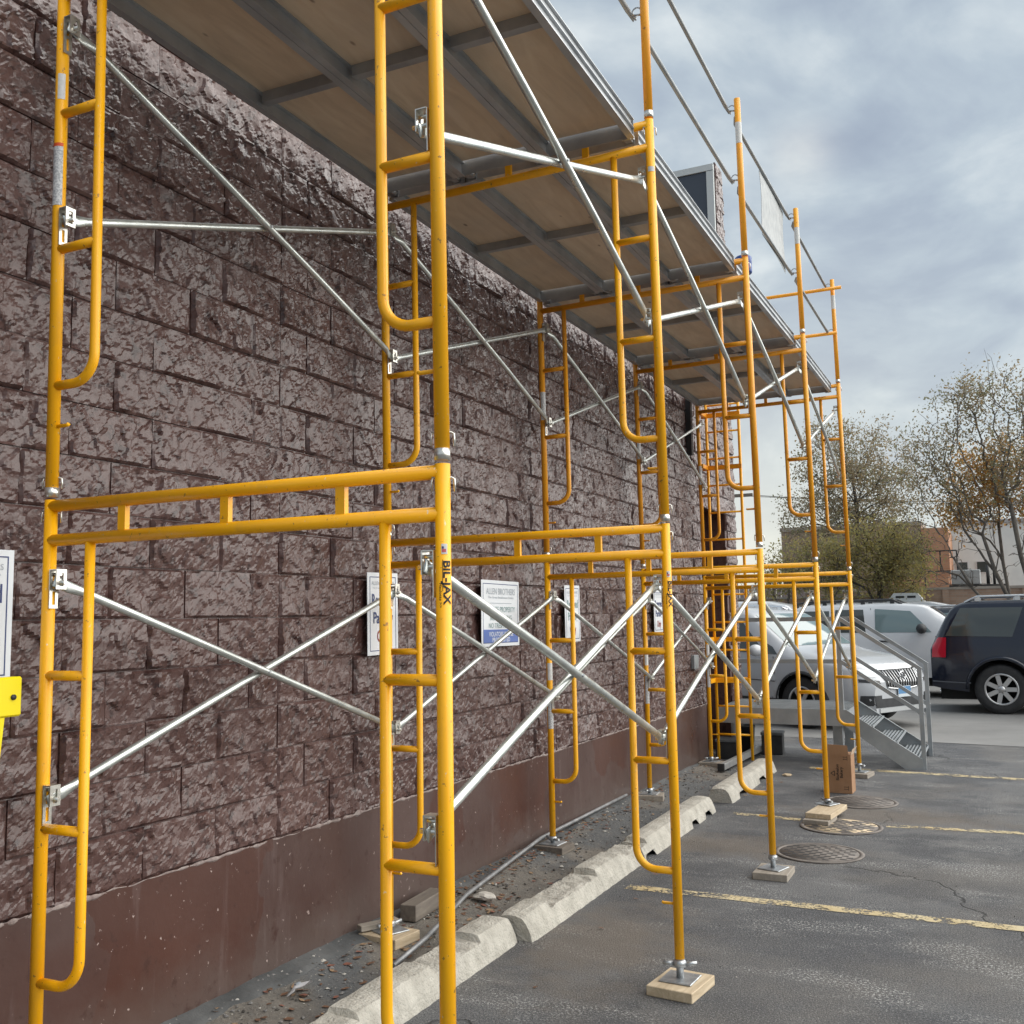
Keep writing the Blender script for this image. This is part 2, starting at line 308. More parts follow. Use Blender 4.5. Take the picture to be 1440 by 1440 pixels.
def stripe_mat():
    m, t, b = base_mat('worn_yellow_road_paint', .7); v = coord(t, 'pos')
    c = ramp(t, noise_node(t, v, 4, 5), [(.3, (.58, .45, .23)), (.7, (.72, .62, .40))]); t.links.new(c, b.inputs['Base Color'])
    tr = N(t, 'ShaderNodeBsdfTransparent'); mxs = N(t, 'ShaderNodeMixShader')
    f = math_node(t, 'ADD', math_node(t, 'MULTIPLY', noise_node(t, v, 7, 6, .7), .6), math_node(t, 'MULTIPLY', noise_node(t, v, 60, 3, .7), .4))
    t.links.new(ramp(t, f, [(.46, (0,)*3), (.53, (.82,)*3)]), mxs.inputs[0]); t.links.new(tr.outputs[0], mxs.inputs[1]); t.links.new(b.outputs[0], mxs.inputs[2])
    t.links.new(mxs.outputs[0], t.nodes['Material Output'].inputs[0]); return m
STRIPE = stripe_mat()
CONC = pm('weathered_kerb_concrete', (.36, .34, .295), (.54, .515, .455), 11, .9, 0, 1.0, 70, 'pos', detail=8, lo=.3, hi=.7, bdist=.012)
def wood_mat(name, a, bb, sc=9, axis=(1, .12, 1)):
    m, t, b = base_mat(name, .75); v = coord(t, 'obj'); g = noise_node(t, v, sc, 6, .6, axis, dist=1.5)
    t.links.new(ramp(t, g, [(.3, a), (.7, bb)]), b.inputs['Base Color']); bump(t, b, g, .25, .004); return m
WOOD = wood_mat('sawn_pine', (.40, .31, .20), (.62, .51, .36), 22)
WOODG = wood_mat('grey_weathered_wood', (.24, .21, .175), (.38, .335, .28), 22)
WOODD = wood_mat('damp_dark_wood', (.12, .10, .085), (.22, .19, .155), 22)
WHITE = flat('sign_white', (.72, .75, .78), .45)
NAVY = flat('navy_print', (.035, .055, .17), .5)
BLUEP = flat('blue_print', (.10, .17, .45), .5)
GREYP = flat('grey_print', (.36, .40, .44), .5)
GREENP = flat('grey_green_print', (.22, .33, .33), .5)
REDP = flat('dark_red_print', (.30, .055, .05), .5)
BLACK = flat('black_print', (.012, .012, .012), .5)
STICK = pm('sticker_white', (.60, .60, .58), (.72, .72, .70), 60, .5, 0, 0, None, 'pos')
STICKG = pm('sticker_small_print', (.40, .41, .42), (.68, .68, .67), 160, .5, 0, 0, None, 'pos', lo=.45, hi=.55)
ORED = flat('sticker_orange_red', (.70, .09, .02), .5)
RUB = pm('black_rubber', (.018, .018, .019), (.032, .032, .033), 12, .75, 0, .1, 60)
DARKP = pm('black_plastic', (.020, .021, .023), (.035, .036, .038), 12, .5)
STEELG = pm('grey_painted_steel', (.30, .325, .34), (.40, .425, .44), 5, .5, .3, .06, 60, 'pos', rvar=.08)
CARD = pm('cardboard', (.30, .165, .085), (.37, .21, .115), 8, .8, 0, .08, 40)
CARDL = pm('cardboard_edge', (.50, .36, .24), (.60, .45, .32), 8, .8)
IRON = pm('rusty_iron', (.13, .115, .105), (.22, .195, .175), 8, .7, .3, .3, 60, 'pos')
IRONP = pm('paint_marked_iron', (.16, .14, .125), (.62, .50, .34), 7, .7, .2, .3, 60, 'pos', lo=.50, hi=.56)
CHROME = flat('chrome', (.78, .79, .80), .12, 1)

# ------------------------------------------------------------------ lettering
def text_raw(body, bold=0.):
    cu = bpy.data.curves.new('lettering', 'FONT'); cu.body = body; cu.size = 1; cu.offset = bold; cu.resolution_u = 3
    ob = bpy.data.objects.new('lettering', cu); C.objects.link(ob)
    dg = bpy.context.evaluated_depsgraph_get(); me = bpy.data.meshes.new_from_object(ob.evaluated_get(dg))
    bpy.data.objects.remove(ob); bpy.data.curves.remove(cu); return me
def lettering(body, mapfn, mat, parent, wid=None, hgt=None, bold=.015, sub=0, name='lettering', serif=False):
    """flat letters: fitted to wid x hgt, centred, then mapped by mapfn(u, v)"""
    me = text_raw(body, bold); bm = bmesh.new(); bm.from_mesh(me)
    xs = [v.co.x for v in bm.verts]; ys = [v.co.y for v in bm.verts]
    x0, x1, y1 = min(xs), max(xs), max(ys); sy = hgt/max(y1, .5); sx = wid/(x1-x0) if wid else sy*.9
    for v in bm.verts: v.co = Vector(((v.co.x-(x0+x1)/2)*sx, v.co.y*sy, 0))
    for _ in range(sub):
        L = [e for e in bm.edges if e.calc_length() > hgt*.22]
        if L: bmesh.ops.subdivide_edges(bm, edges=L, cuts=1)
        bmesh.ops.triangulate(bm, faces=bm.faces[:])
    for v in bm.verts: v.co = Vector(mapfn(v.co.x, v.co.y))
    bm.to_mesh(me); bm.free(); me.materials.clear(); me.materials.append(mat)
    o = bpy.data.objects.new(name, me); C.objects.link(o); o.parent = parent; return o

# ------------------------------------------------------------------ ground
g = MB(); g.grid(lambda a, b: (-600+1200*a, -200+1400*b, 0), 4, 4, False); g.build('parking_lot', ASPH, kind='structure')
g = MB()
def pave_pt(a, b):
    x = -60+160*a; y = 11.55+70*b
    if b == 0: y += .12*math.sin(x*1.3)+.08*noise.noise((x*2, 1, 0))
    return (x, y, .004)
g.grid(pave_pt, 400, 2, False); g.build('pavement', PAVE, kind='structure')
def soil_z(x, y):
    t = max(0., min(1., (.46-x)/.66)); return -.012+.09*t**1.3+.012*noise.noise((x*5, y*5, 0))*min(1, t*6)+.004*noise.noise((x*20, y*20, 3))
g = MB(); g.grid(lambda a, b: (-.23+.80*a, -2.2+11.0*b, soil_z(-.23+.80*a, -2.2+11.0*b)+(-.03 if a > .99 else 0)), 34, 420); g.build('soil', SOIL, kind='structure')
TAR = pm('tar_strip', (.055, .058, .060), (.115, .118, .118), 4, .75, 0, .3, 60, 'pos')
g = MB()
def tarpt(a, b):
    y = -2.2+10.6*b; wd = .155+.05*noise.noise((1, y*1.7, 0))+.02*noise.noise((4, y*9, 0)); x = -.22+wd*a
    return (x, y, soil_z(x, y)+(.006 if a < .99 else -.004))
g.grid(tarpt, 6, 420); g.build('tar_strip', TAR, kind='structure')
for (pts, wd) in (([(.74, 3.66), (1.4, 3.66), (2.92, 3.645), (7.5, 3.62)], .105), ([(.80, 6.17), (1.2, 6.12), (1.42, 6.08)], .10), ([(2.02, 6.09), (2.97, 6.17), (7.5, 6.3)], .10),
                  ([(.98, 8.93), (1.57, 8.96), (3.04, 8.83), (7.5, 8.6)], .13)):
    g = MB(); P = []
    for (a, b) in zip(pts, pts[1:]):
        n = int((b[0]-a[0])/.05)
        P += [(a[0]+(b[0]-a[0])*k/n, a[1]+(b[1]-a[1])*k/n) for k in range(n)]
    vs = []; 
    for k, (x, y) in enumerate(P):
        j = .012*noise.noise((x*6, y, 5)); q = .012*noise.noise((x*6, y, 9)); vs += [(x, y-wd/2+j, .004), (x, y+wd/2+q, .004)]
    g.add(vs, [(2*k, 2*k+2, 2*k+3, 2*k+1) for k in range(len(P)-1)]); g.build('parking_line', STRIPE, kind='structure')

# ------------------------------------------------------------------ building with split-face block wall
WYAW = .0102
bld = empty('building', (-.207, 0, 0), (0, 0, -WYAW), label='dark brown painted split-face block building behind the scaffold', cat='building')
BL, BH, J = .4064, .2032, .0045
def block_mesh(L, H, seed, nu, nv):
    mb = MB(); L -= J; H -= J; o = Vector((seed*7.31, seed*3.77, seed*1.13)); rr = random.Random(seed)
    tilt = (rr.uniform(-.014, .014), rr.uniform(-.018, .018))
    def h(y, z):
        p = Vector((y, z, 0)); f = 0
        d, pts = noise.voronoi(Vector((y*13, z*13+.45*y*13, 0))+o)
        c = pts[0]; gx = noise.noise(c*3.1); gy = noise.noise(c*3.1+Vector((9, 2, 4))); q = Vector((y*13, z*13+.45*y*13, 0))+o-c
        f += .017*(gx*q.x+gy*q.y)+.0085*noise.noise(c*5.3+Vector((1, 7, 3)))
        d, pts = noise.voronoi(Vector((y*27, z*27-.4*y*27, 0))+o); c = pts[0]; q = Vector((y*27, z*27-.4*y*27, 0))+o-c
        f += .0055*noise.noise(c*4.7)+.008*(noise.noise(c*2.9+Vector((3, 3, 1)))*q.x+noise.noise(c*2.9+Vector((7, 1, 9)))*q.y)
        f += .0075*noise.fractal(Vector((y*8, z*8, .3))+o, 1, 2, 2)
        e = min(y+L/2, L/2-y, z+H/2, H/2-z)/.007
        return max(-.005, (f+.007+tilt[0]*y/.2+tilt[1]*z/.1*.5))*min(1, max(0, e))**.7 if e < 1 else max(-.006, f+.008+tilt[0]*y/.2+tilt[1]*z/.1*.5)
    def pt(a, b):
        y, z = -L/2+L*a, -H/2+H*b; yy, zz2 = y, z
        if 0 < a < 1 and 0 < b < 1: yy += L/nu*.15*rr.uniform(-1, 1); zz2 += H/nv*.15*rr.uniform(-1, 1)
        return (h(yy, zz2), yy, zz2)
    mb.grid(pt, nu, nv, False)
    q = nv+1; ring = [i*q for i in range(nu+1)]+[nu*q+j for j in range(1, nv+1)]+[i*q+nv for i in range(nu-1, -1, -1)]+[j for j in range(nv-1, 0, -1)]
    b0 = len(mb.v); mb.v += [(-.02, mb.v[k][1], mb.v[k][2]) for k in ring]; n = len(ring)
    for k in range(n): mb.f.append([ring[k], ring[(k+1) % n], b0+(k+1) % n, b0+k][::-1]); mb.sm.append(False); mb.mi.append(0)
    return mb
NV = 12
fulls = [block_mesh(BL, BH, 3+k, 40, 20) for k in range(NV)]; halves = [block_mesh(BL/2, BH, 40+k, 20, 20) for k in range(4)]
full_me = [m.mesh('block', WALL) for m in fulls]; half_me = [m.mesh('block', WALL) for m in halves]
Z0 = .66; CJ = 1.455; blocks = []
def blocked(y0, y1, z): return z < 2.93 and y1 > 8.92 and y0 < 10.08
for r in range(34):
    z = Z0+BH*(r+.5); k0 = -10; row = []
    for k in range(-10, 25):
        if r % 2 == 0: row.append((CJ+BL*k, CJ+BL*(k+1)))
        else:
            a, b = CJ+BL*(k-.5), CJ+BL*(k+.5)
            row += [(a, CJ), (CJ, b)] if k == 0 else [(a, b)]
    for (a, b) in row:
        if b < -1.9: continue
        if r > 20:
            if b < 10.3: continue
            a = max(a, 10.242)
        if b > 10.6: b = 10.6
        if b-a < .08: continue
        if blocked(a, b, z):
            if a < 8.80: b = 8.92
            elif b > 10.2: a = 10.08
            else: continue
            if b-a < .06: continue
        blocks.append((a, b, z))
cpos = Vector((3.08, -2.4, 1.66))
def bscore(t):
    a, b, z = t; y = (a+b)/2
    if y < -.35 or z > 4.75: return 1e6
    return (Vector((0, y, z))-cpos).length
blocks.sort(key=bscore); rest = MB(); rb = random.Random(3)
for i, (a, b, z) in enumerate(blocks):
    L = b-a; full = L > .3; k = rb.randrange(NV if full else 4); flip = rb.random() < .5
    sy = (L-J)/((BL if full else BL/2)-J)
    if i < 300:
        o = bpy.data.objects.new('block', (full_me if full else half_me)[k]); C.objects.link(o); o.parent = bld
        o.location = (rb.uniform(-.003, .004), (a+b)/2, z); o.scale = (1, sy, 1)
        if flip: o.rotation_euler = (math.pi, 0, 0)
    else:
        m = (fulls if full else halves)[k]; s = -1 if flip else 1
        rest.add([(x, (a+b)/2+y*sy*s, z+zz*s) for (x, y, zz) in m.v], m.f)
rest.build('block_field', WALL, bld, kind='stuff')
core = MB()
core.box((-6, -2.2, 0), (-.006, 8.91, 4.90)); core.box((-6, 8.91, 0), (-.36, 10.09, 4.90)); core.box((-.36, 8.91, 2.95), (-.011, 10.09, 4.90)); core.box((-6, 10.09, 0), (-.011, 10.6, 4.90))
core.box((-2.2, 10.24, 4.90), (-.011, 10.6, 7.52))
core.build('wall', WALL, bld)
pl = MB()
def plpt(a, b):
    y = -1.9+10.8*a; z = -.02+.68*b; top = b > .99
    e = .012*noise.noise((y*9, 2, 0))+.008*noise.noise((y*31, 5, 0))
    return (.006+.003*noise.noise((y*2, z*2, 0))+(.004*noise.noise((y*40, 1, 1)) if b > .93 else 0), y, z+(e*.9 if top else 0))
pl.grid(plpt, 700, 14); pl.add([(.004, 10.09, 0), (.004, 10.61, 0), (.004, 10.61, .66), (.004, 10.09, .66)], [(0, 1, 2, 3)])
pl.build('plinth', PLINTH, bld)
lip = MB()   # flaking mortar lip between plinth and first course
def lippt(a, b):
    y = -1.9+10.8*a; n_ = noise.noise((y*14, 3, 1))+.6*noise.noise((y*37, 3, 5)); t = max(.0, .5+n_)
    g_ = max(0, min(1, .6+2.2*noise.noise((y*2.3, 1, 4)))); return (.006+.009*math.sin(math.pi*b)*t*g_, y, .656+.013*(b-.5)*(.4+1.2*t)*(.3+g_)+.007*noise.noise((y*11, 8, 1)))
lip.grid(lippt, 900, 3, False); lip.build('mortar_lip', pm('flaking_mortar', (.20, .15, .14), (.33, .28, .26), 30, .8, 0, .3, 60, 'pos'), bld)
cp = MB(); cp.box((-.3, -2.2, 4.90), (.02, 10.22, 4.97)); cp.build('coping', ALUD, bld)
dk = flat('dark_brown_door', (.035, .024, .022), .5)
dr = MB(); dr.box((-.356, 8.97, .56), (-.32, 10.03, 2.90)); dro = dr.build('door', dk, bld)
h_ = MB(); h_.tube([(-.315, 9.12, 1.5), (-.27, 9.12, 1.5), (-.27, 9.12, 1.72), (-.315, 9.12, 1.72)], .012, 8); h_.build('handle', CHROME, dro)
df = MB(); df.box((-.358, 8.912, .56), (-.30, 8.968, 2.95)); df.box((-.358, 10.032, .56), (-.30, 10.088, 2.95)); df.box((-.358, 8.97, 2.902), (-.30, 10.03, 2.948)); df.build('door_frame', dk, bld)
pp = MB(); pp.box((-2.2, 10.20, 4.97), (-.11, 10.238, 7.44)); pp.build('roof_panel', flat('slate_metal_panel', (.055, .066, .085), .4, .3), bld)
tr = MB(); tr.box((-2.2, 10.18, 7.445), (-.012, 10.62, 7.53)); tr.box((-.105, 10.185, 4.97), (-.012, 10.236, 7.44)); tr.build('panel_trim', flat('pale_trim', (.52, .55, .55), .5), bld)
dn = MB(); dn.box((.012, 8.42, 3.42), (.072, 8.49, 4.9)); dn.build('conduit', DARKP, bld)
bx = MB(); bx.box((.006, 8.33, 1.07), (.05, 8.50, 1.22), 0, .006); bx.build('junction_box', STEELG, bld)

# ------------------------------------------------------------------ signs on the wall
def sign(y0, y1, z0, z1, lines, label, group=None, tilt=0, band=None):
    t = empty('wall_sign', (0, (y0+y1)/2, (z0+z1)/2), (0, 0, 0), label, 'sign', group); t.location.x = -.207+WYAW*t.location.y+.05
    t.rotation_euler = (tilt, 0, -WYAW); W_, H_ = (y1-y0)/2, (z1-z0)/2
    p = MB(); p.box((-.004, -W_, -H_), (0, W_, H_), 0, .0015); p.build('sign_panel', WHITE, t)
    st = MB()
    for s in (-1, 1):
        st.box((-.022, s*W_*.7-.012, -H_*.8), (-.0045, s*W_*.7+.012, H_*.8))
    st.build('sign_batten', DARKP, t)
    b = MB(); m, k = .022, .0045
    for (a, c) in (((.0, -W_+m, H_-m-k), (.001, W_-m, H_-m)), ((0, -W_+m, -H_+m), (.001, W_-m, -H_+m+k)), ((0, -W_+m, -H_+m+k), (.001, -W_+m+k, H_-m-k)), ((0, W_-m-k, -H_+m+k), (.001, W_-m, H_-m-k))): b.box((a[0]+.0004, a[1], a[2]), c)
    b.build('sign_border', NAVY, t)
    if band:
        q = MB(); q.box((.0004, -W_+m+k, -H_+m+k), (.0014, W_-m-k, -H_+m+k+band)); q.build('sign_band', BLUEP, t)
    for (txt, v, hg, wd, mt, bo) in lines:
        if txt == '-':
            q = MB(); q.box((.0004, -wd/2, v), (.0014, wd/2, v+hg)); q.build('rule', mt, t)
        else: lettering(txt, lambda u, vv, v=v: (.0019, u, v+vv), mt, t, wd, hg, bo)
    return t
resv = [('ALLEN BROTHERS', .155, .020, .22, GREYP, 0), ('The Great Steakhouse Steaks', .135, .009, .2, GREYP, 0), ('Reserved', .045, .062, .215, NAVY, .02), ('Parking', -.05, .06, .19, NAVY, .02), ('Only', -.15, .062, .12, REDP, .02)]
gs = 'parking signs along the brown wall'
sign(-.315, -.012, 1.468, 1.915, resv, 'white parking sign cut by the left edge, above the yellow barricade', gs)
sign(2.126, 2.425, 1.468, 1.912, resv, 'white parking sign behind the second frame, navy lettering and red last line', gs, .01)
sign(4.80, 5.104, 1.46, 1.90, [(a, b, c, d, GREENP if e is NAVY else e, f) for a, b, c, d, e, f in resv], 'white parking sign just right of the private property notice', gs, .012)
sign(6.985, 7.27, 1.49, 1.90, resv, 'small white parking sign farthest along the wall', gs, .01)
sign(3.424, 3.985, 1.468, 1.905, [('ALLEN BROTHERS', .125, .042, .43, GREYP, 0), ('The Great Steakhouse Steaks', .098, .016, .38, GREYP, 0), ('-', .065, .004, .32, GREYP, 0),
     ('PRIVATE PROPERTY', .008, .036, .42, GREENP, .0), ('NO LOITERING', -.047, .034, .32, GREENP, 0), ('NO TRESPASSING', -.097, .032, .36, GREENP, 0),
     ('VIOLATORS WILL BE', -.152, .030, .36, WHITE, .01), ('PROSECUTED', -.188, .028, .26, WHITE, .01)], 'white private property notice with blue band at its foot', None, -.008, .085)
# yellow barricade at the left edge
t = empty('barricade', (-.02, -.693, .07), (0, 0, 0), 'bright yellow plastic barricade at the left edge below a sign', 'barricade')
YPL = flat('yellow_plastic', (.86, .70, .004), .35)
b = MB(); b.box((0, -.45, 1.298), (.045, .585, 1.424), 0, .006); b.box((.045, -.30, 1.335), (.049, .50, 1.385), 0, .0015); b.build('top_board', YPL, t)
for yy in (-.36, .46):
    b = MB(); s = 1 if yy > 0 else -1
    b.add([(x, yy+dy, z) for x in (.004, .04) for (dy, z) in ((-.05+s*0, 1.297), (.066, 1.297), (.066-.12*(1 if s > 0 else -1), 0), (-.10-.12*(1 if s > 0 else -1), 0))],
          [(0, 1, 2, 3), (7, 6, 5, 4), (0, 4, 5, 1), (1, 5, 6, 2), (2, 6, 7, 3), (3, 7, 4, 0)]); b.build('leg', YPL, t)
b = MB(); b.lathe([(0, 0), (.009, 0), (.009, .006), (0, .006)], 10, 'x', (.045, .55, 1.36)); b.build('bolt', DARKP, t)

# ------------------------------------------------------------------ scaffold
W = 1.524; YF = [0, 2.1355, 4.269, 6.4018, 8.534]; DX = [0, -.0136, -.0203, .0048, .0139]
def SP(i, x, z, dy=0):
    zf = z-2.11; return Vector((x+DX[i]-.0019*zf-(.0075*zf if zf > 0 else 0), YF[i]+dy, z))
HL = 1.968; RL = .0215; XI = .188
ORD = ['nearest', 'second', 'middle', 'fourth', 'farthest']
def cyl_patch(r, z0, z1, a0, a1, n=8):
    mb = MB(); mb.grid(lambda a, b: (r*math.cos(math.radians(a0+(a1-a0)*a)), r*math.sin(math.radians(a0+(a1-a0)*a)), z0+(z1-z0)*b), n, 1); return mb
def lock_mesh():
    mb = MB()
    for s in (-1, 1):
        mb.box((.0215, s*.0115-.0055, -.085), (.0245, s*.0115+.0055, .045)); mb.box((.056, s*.0145-.006, -.022), (.0595, s*.0145+.006, .042))
    mb.box((.0215, -.006, .033), (.0245, .006, .045)); mb.box((.0215, -.006, -.085), (.0245, .006, -.073)); mb.box((.0215, -.006, -.028), (.0245, .006, -.018))
    mb.box((.0245, -.0205, .042), (.0595, .0205, .0452)); mb.box((.0245, -.0205, -.022), (.0275, -.0175, .042)); mb.box((.056, -.0085, -.022), (.0595, .0085, -.012)); mb.box((.056, -.0085, .032), (.0595, .0085, .042))
    mb.tube([(.018, 0, 0), (.078, 0, 0)], .0075, 8); mb.tube([(.020, 0, .028), (.056, 0, .028)], .006, 8); return mb.mesh('brace_lock', ZINC)
def pin_mesh():
    mb = MB(); mb.tube([(-.03, 0, .004), (.026, 0, .004), (.033, 0, 0), (.034, 0, -.035)], .0035, 6); mb.tube([(-.027, 0, .004), (-.030, -.001, -.008), (-.029, -.004, -.034)], .003, 6); return mb.mesh('hitch_pin', ZINC)
LOCK, PIN = lock_mesh(), pin_mesh()
def inst(name, me, parent, loc, rot=(0, 0, 0), scale=(1, 1, 1), **kw):
    o = bpy.data.objects.new(name, me); C.objects.link(o); o.parent = parent; o.location = loc; o.rotation_euler = rot; o.scale = scale; return tag(o, **kw)
def leg_me(ym):
    mb = MB(); mb.tube([(0, 0, 0), (0, 0, HL-.018)], RL, 20); return mb.mesh('leg', ym)
def make_frame(tier, ym):
    t = empty('scaffold_frame')
    lm = leg_me(ym)
    rg = MB(); rg.lathe([(RL-.002, -.016), (RL+.0012, -.016), (RL+.0012, .016), (RL-.002, .016)], 20); ring = rg.mesh('coupling_ring', ZINC)
    hm = MB(); hm.tube([(.0, 0, 0), (W, 0, 0)], .0205, 18); hdr = hm.mesh('header', ym)
    sm = MB(); sm.box((-.016, -.010, .018), (.016, .010, .099)); strut = sm.mesh('header_strut', ym)
    rm = MB(); rm.tube([(0, 0, 0), (XI, 0, 0)], .0165, 14); rung = rm.mesh('rung', ym)
    rc = .095; path = [(XI, 0, 1.80), (XI, 0, .377+rc)]+[(XI-rc+rc*math.cos(a), 0, .377+rc-rc*math.sin(a)) for a in [math.pi/2*k/8 for k in range(1, 9)]]+[(0, 0, .377)]
    im = MB(); im.tube(path, .0165, 14); inner = im.mesh('inner_post', ym)
    pm_ = MB(); pm_.tube([(0, 0, 0), (.068, 0, 0), (.073, 0, .004)], .0065, 8); peg = pm_.mesh('stack_peg', ym)
    for s, x in ((1, 0), (-1, W)):
        inst('leg', lm, t, (x, 0, 0)); inst('coupling_ring', ring, t, (x, 0, HL+.008)); ro = (0, 0, 0 if s > 0 else math.pi)
        inst('inner_post', inner, t, (x, 0, 0), ro); inst('stack_peg', peg, t, (x, 0, .235), ro)
        for z in (.863, 1.36): inst('rung', rung, t, (x, 0, z), ro)
        for z in (.96, 1.668): inst('brace_lock', LOCK, t, (x, 0, z), ro)
        inst('hitch_pin', PIN, t, (x, 0, HL-.06), (0, 0, .5)); 
        if tier == 2: inst('hitch_pin', PIN, t, (x, 0, .055), (0, 0, .5))
    for z in (1.812, 1.929): inst('header', hdr, t, (0, 0, z))
    for x in (.335, .762, 1.19): inst('header_strut', strut, t, (x, 0, 1.812))
    return t
lowF = make_frame(1, Y1); upF = make_frame(2, Y1)
LBL = {(1, 0): 'lower yellow scaffold frame nearest the camera, cut by the bottom edge', (1, 1): 'lower yellow scaffold frame in the second row, lettered on its outer leg',
       (1, 2): 'lower yellow scaffold frame in the middle row, on grey wood block outside', (1, 3): 'lower yellow scaffold frame in the fourth row, standing on two stacked boards',
       (1, 4): 'lower yellow scaffold frame farthest away, next to the steel stairs'}
LBU = {0: 'upper yellow scaffold frame nearest the camera, cut by the top edge', 1: 'upper yellow scaffold frame second in line, under the deck planks', 2: 'upper yellow scaffold frame in the middle of the five',
       3: 'upper yellow scaffold frame fourth in line, backlit against the sky', 4: 'upper backlit yellow scaffold frame at the far end with sky through it'}
def set_mat(t, m):
    for ch in t.children:
        if ch.data.materials[0] == Y1:
            ch.material_slots[0].link = 'OBJECT'; ch.material_slots[0].material = m
frames = {}
for i in range(5):
    for tier, src in ((1, lowF), (2, upF)):
        t = src if i == 0 else copy_tree(src); frames[tier, i] = t
        zb = .13 if tier == 1 else 2.098; p = SP(i, 0, zb); t.location = p
        t.rotation_euler = (0, -.0019 if tier == 1 else -.0094, 0)
        tag(t, LBL[1, i] if tier == 1 else LBU[i], 'scaffold frame', 'lower scaffold frames' if tier == 1 else 'upper scaffold frames')
for i in (2, 3, 4): set_mat(frames[2, i], Y2)  # far upper frames: backlit look painted in, not a different paint
# stickers and print on the tubes
def sticker(t, x, z0, z1, a0, a1, mat): cyl_patch(RL+.0007, z0, z1, a0, a1).build('sticker', mat, t, (x, 0, 0))
f10, f11 = frames[1, 0], frames[1, 1]
def wrap(z0, a0): return lambda u, v: ((RL+.0009)*math.cos(a0+v/RL), (RL+.0009)*math.sin(a0+v/RL), z0-u)
for t in (f10, f11):
    o = lettering('BIL-JAX', wrap(1.622, math.radians(-60)), BLACK, t, .120, .022, .03, 2); o.location.x = W
    o = lettering('Haulotte >>', wrap(1.588, math.radians(-92)), BLACK, t, .066, .0075, .01, 1); o.location.x = W
    b = cyl_patch(RL+.0008, 1.60, 1.685, -68, -64, 2).build('lettering', BLACK, t, (W, 0, 0))
    sticker(t, W, 1.70, 1.728, -74, -30, STICK); 
    cyl_patch(RL+.0011, 1.705, 1.714, -70, -40).build('sticker', flat('flag_red', (.55, .12, .13), .5), t, (W, 0, 0)); cyl_patch(RL+.0011, 1.7145, 1.721, -70, -56).build('sticker', NAVY, t, (W, 0, 0))
u0_ = frames[2, 0]
sticker(u0_, 0, 1.02, 1.235, -120, -15, STICKG); sticker(u0_, 0, 1.2355, 1.248, -120, -15, ORED); sticker(u0_, 0, 1.41, 1.505, -78, -10, STICK)
for i in (2, 3, 4):
    t = frames[1, i]; sticker(t, 0, 1.08, 1.20, -100, 20, STICK); sticker(t, 0, .74, .985, -110, 25, STICKG)
    sticker(frames[2, i], 0, .99, 1.20, -110, 20, STICKG)
sticker(frames[2, 1], W, 1.68, 1.705, -110, -20, STICK)
# base jacks and sole boards
jb = MB(); jb.box((-.075, -.075, 0), (.075, .075, .007), 0, .003); jbm = jb.mesh('base_plate', CAST)
js = MB(); js.tube([(0, 0, .005), (0, 0, .15)], .0165, 12); jsm = js.mesh('jack_screw', CAST)
jn = MB(); jn.lathe([(.018, 0), (.029, .002), (.029, .022), (.021, .03)], 16); jn.tube([(.022, 0, .010), (.075, .012, .016)], [.010, .009], 8); jn.tube([(-.022, 0, .010), (-.075, -.012, .016)], [.010, .009], 8); jnm = jn.mesh('jack_nut', CAST)
def board(nm, size, loc, rz, mat, label, group='wooden sole boards under the scaffold legs'):
    b = MB(); b.box((-size[0]/2, -size[1]/2, 0), (size[0]/2, size[1]/2, size[2]), 0, .003); o = b.build(nm, mat, None, loc, (0, 0, rz)); return tag(o, label, 'wood board', group)
PLATE = {}
SIDE = {'R': 'outer', 'L': 'wall-side'}
RO = ['nearest', 'second', 'middle', 'fourth', 'farthest']
def under(i, sd): 
    return {('R', 0): 'below the bottom edge at the nearest outer leg', ('L', 0): 'below the bottom edge at the nearest wall-side leg', ('R', 1): 'under the second outer leg, beside the wheel stops',
            ('L', 1): 'under the second wall-side leg, beside the loose pipe', ('R', 2): 'under the middle outer leg, on open asphalt', ('L', 2): 'under the middle wall-side leg among dead leaves',
            ('R', 3): 'under the fourth outer leg, at the manhole cover', ('L', 3): 'under the fourth wall-side leg', ('R', 4): 'under the farthest outer leg, right of the cardboard box', ('L', 4): 'under the farthest wall-side leg by the ladder'}[sd, i]
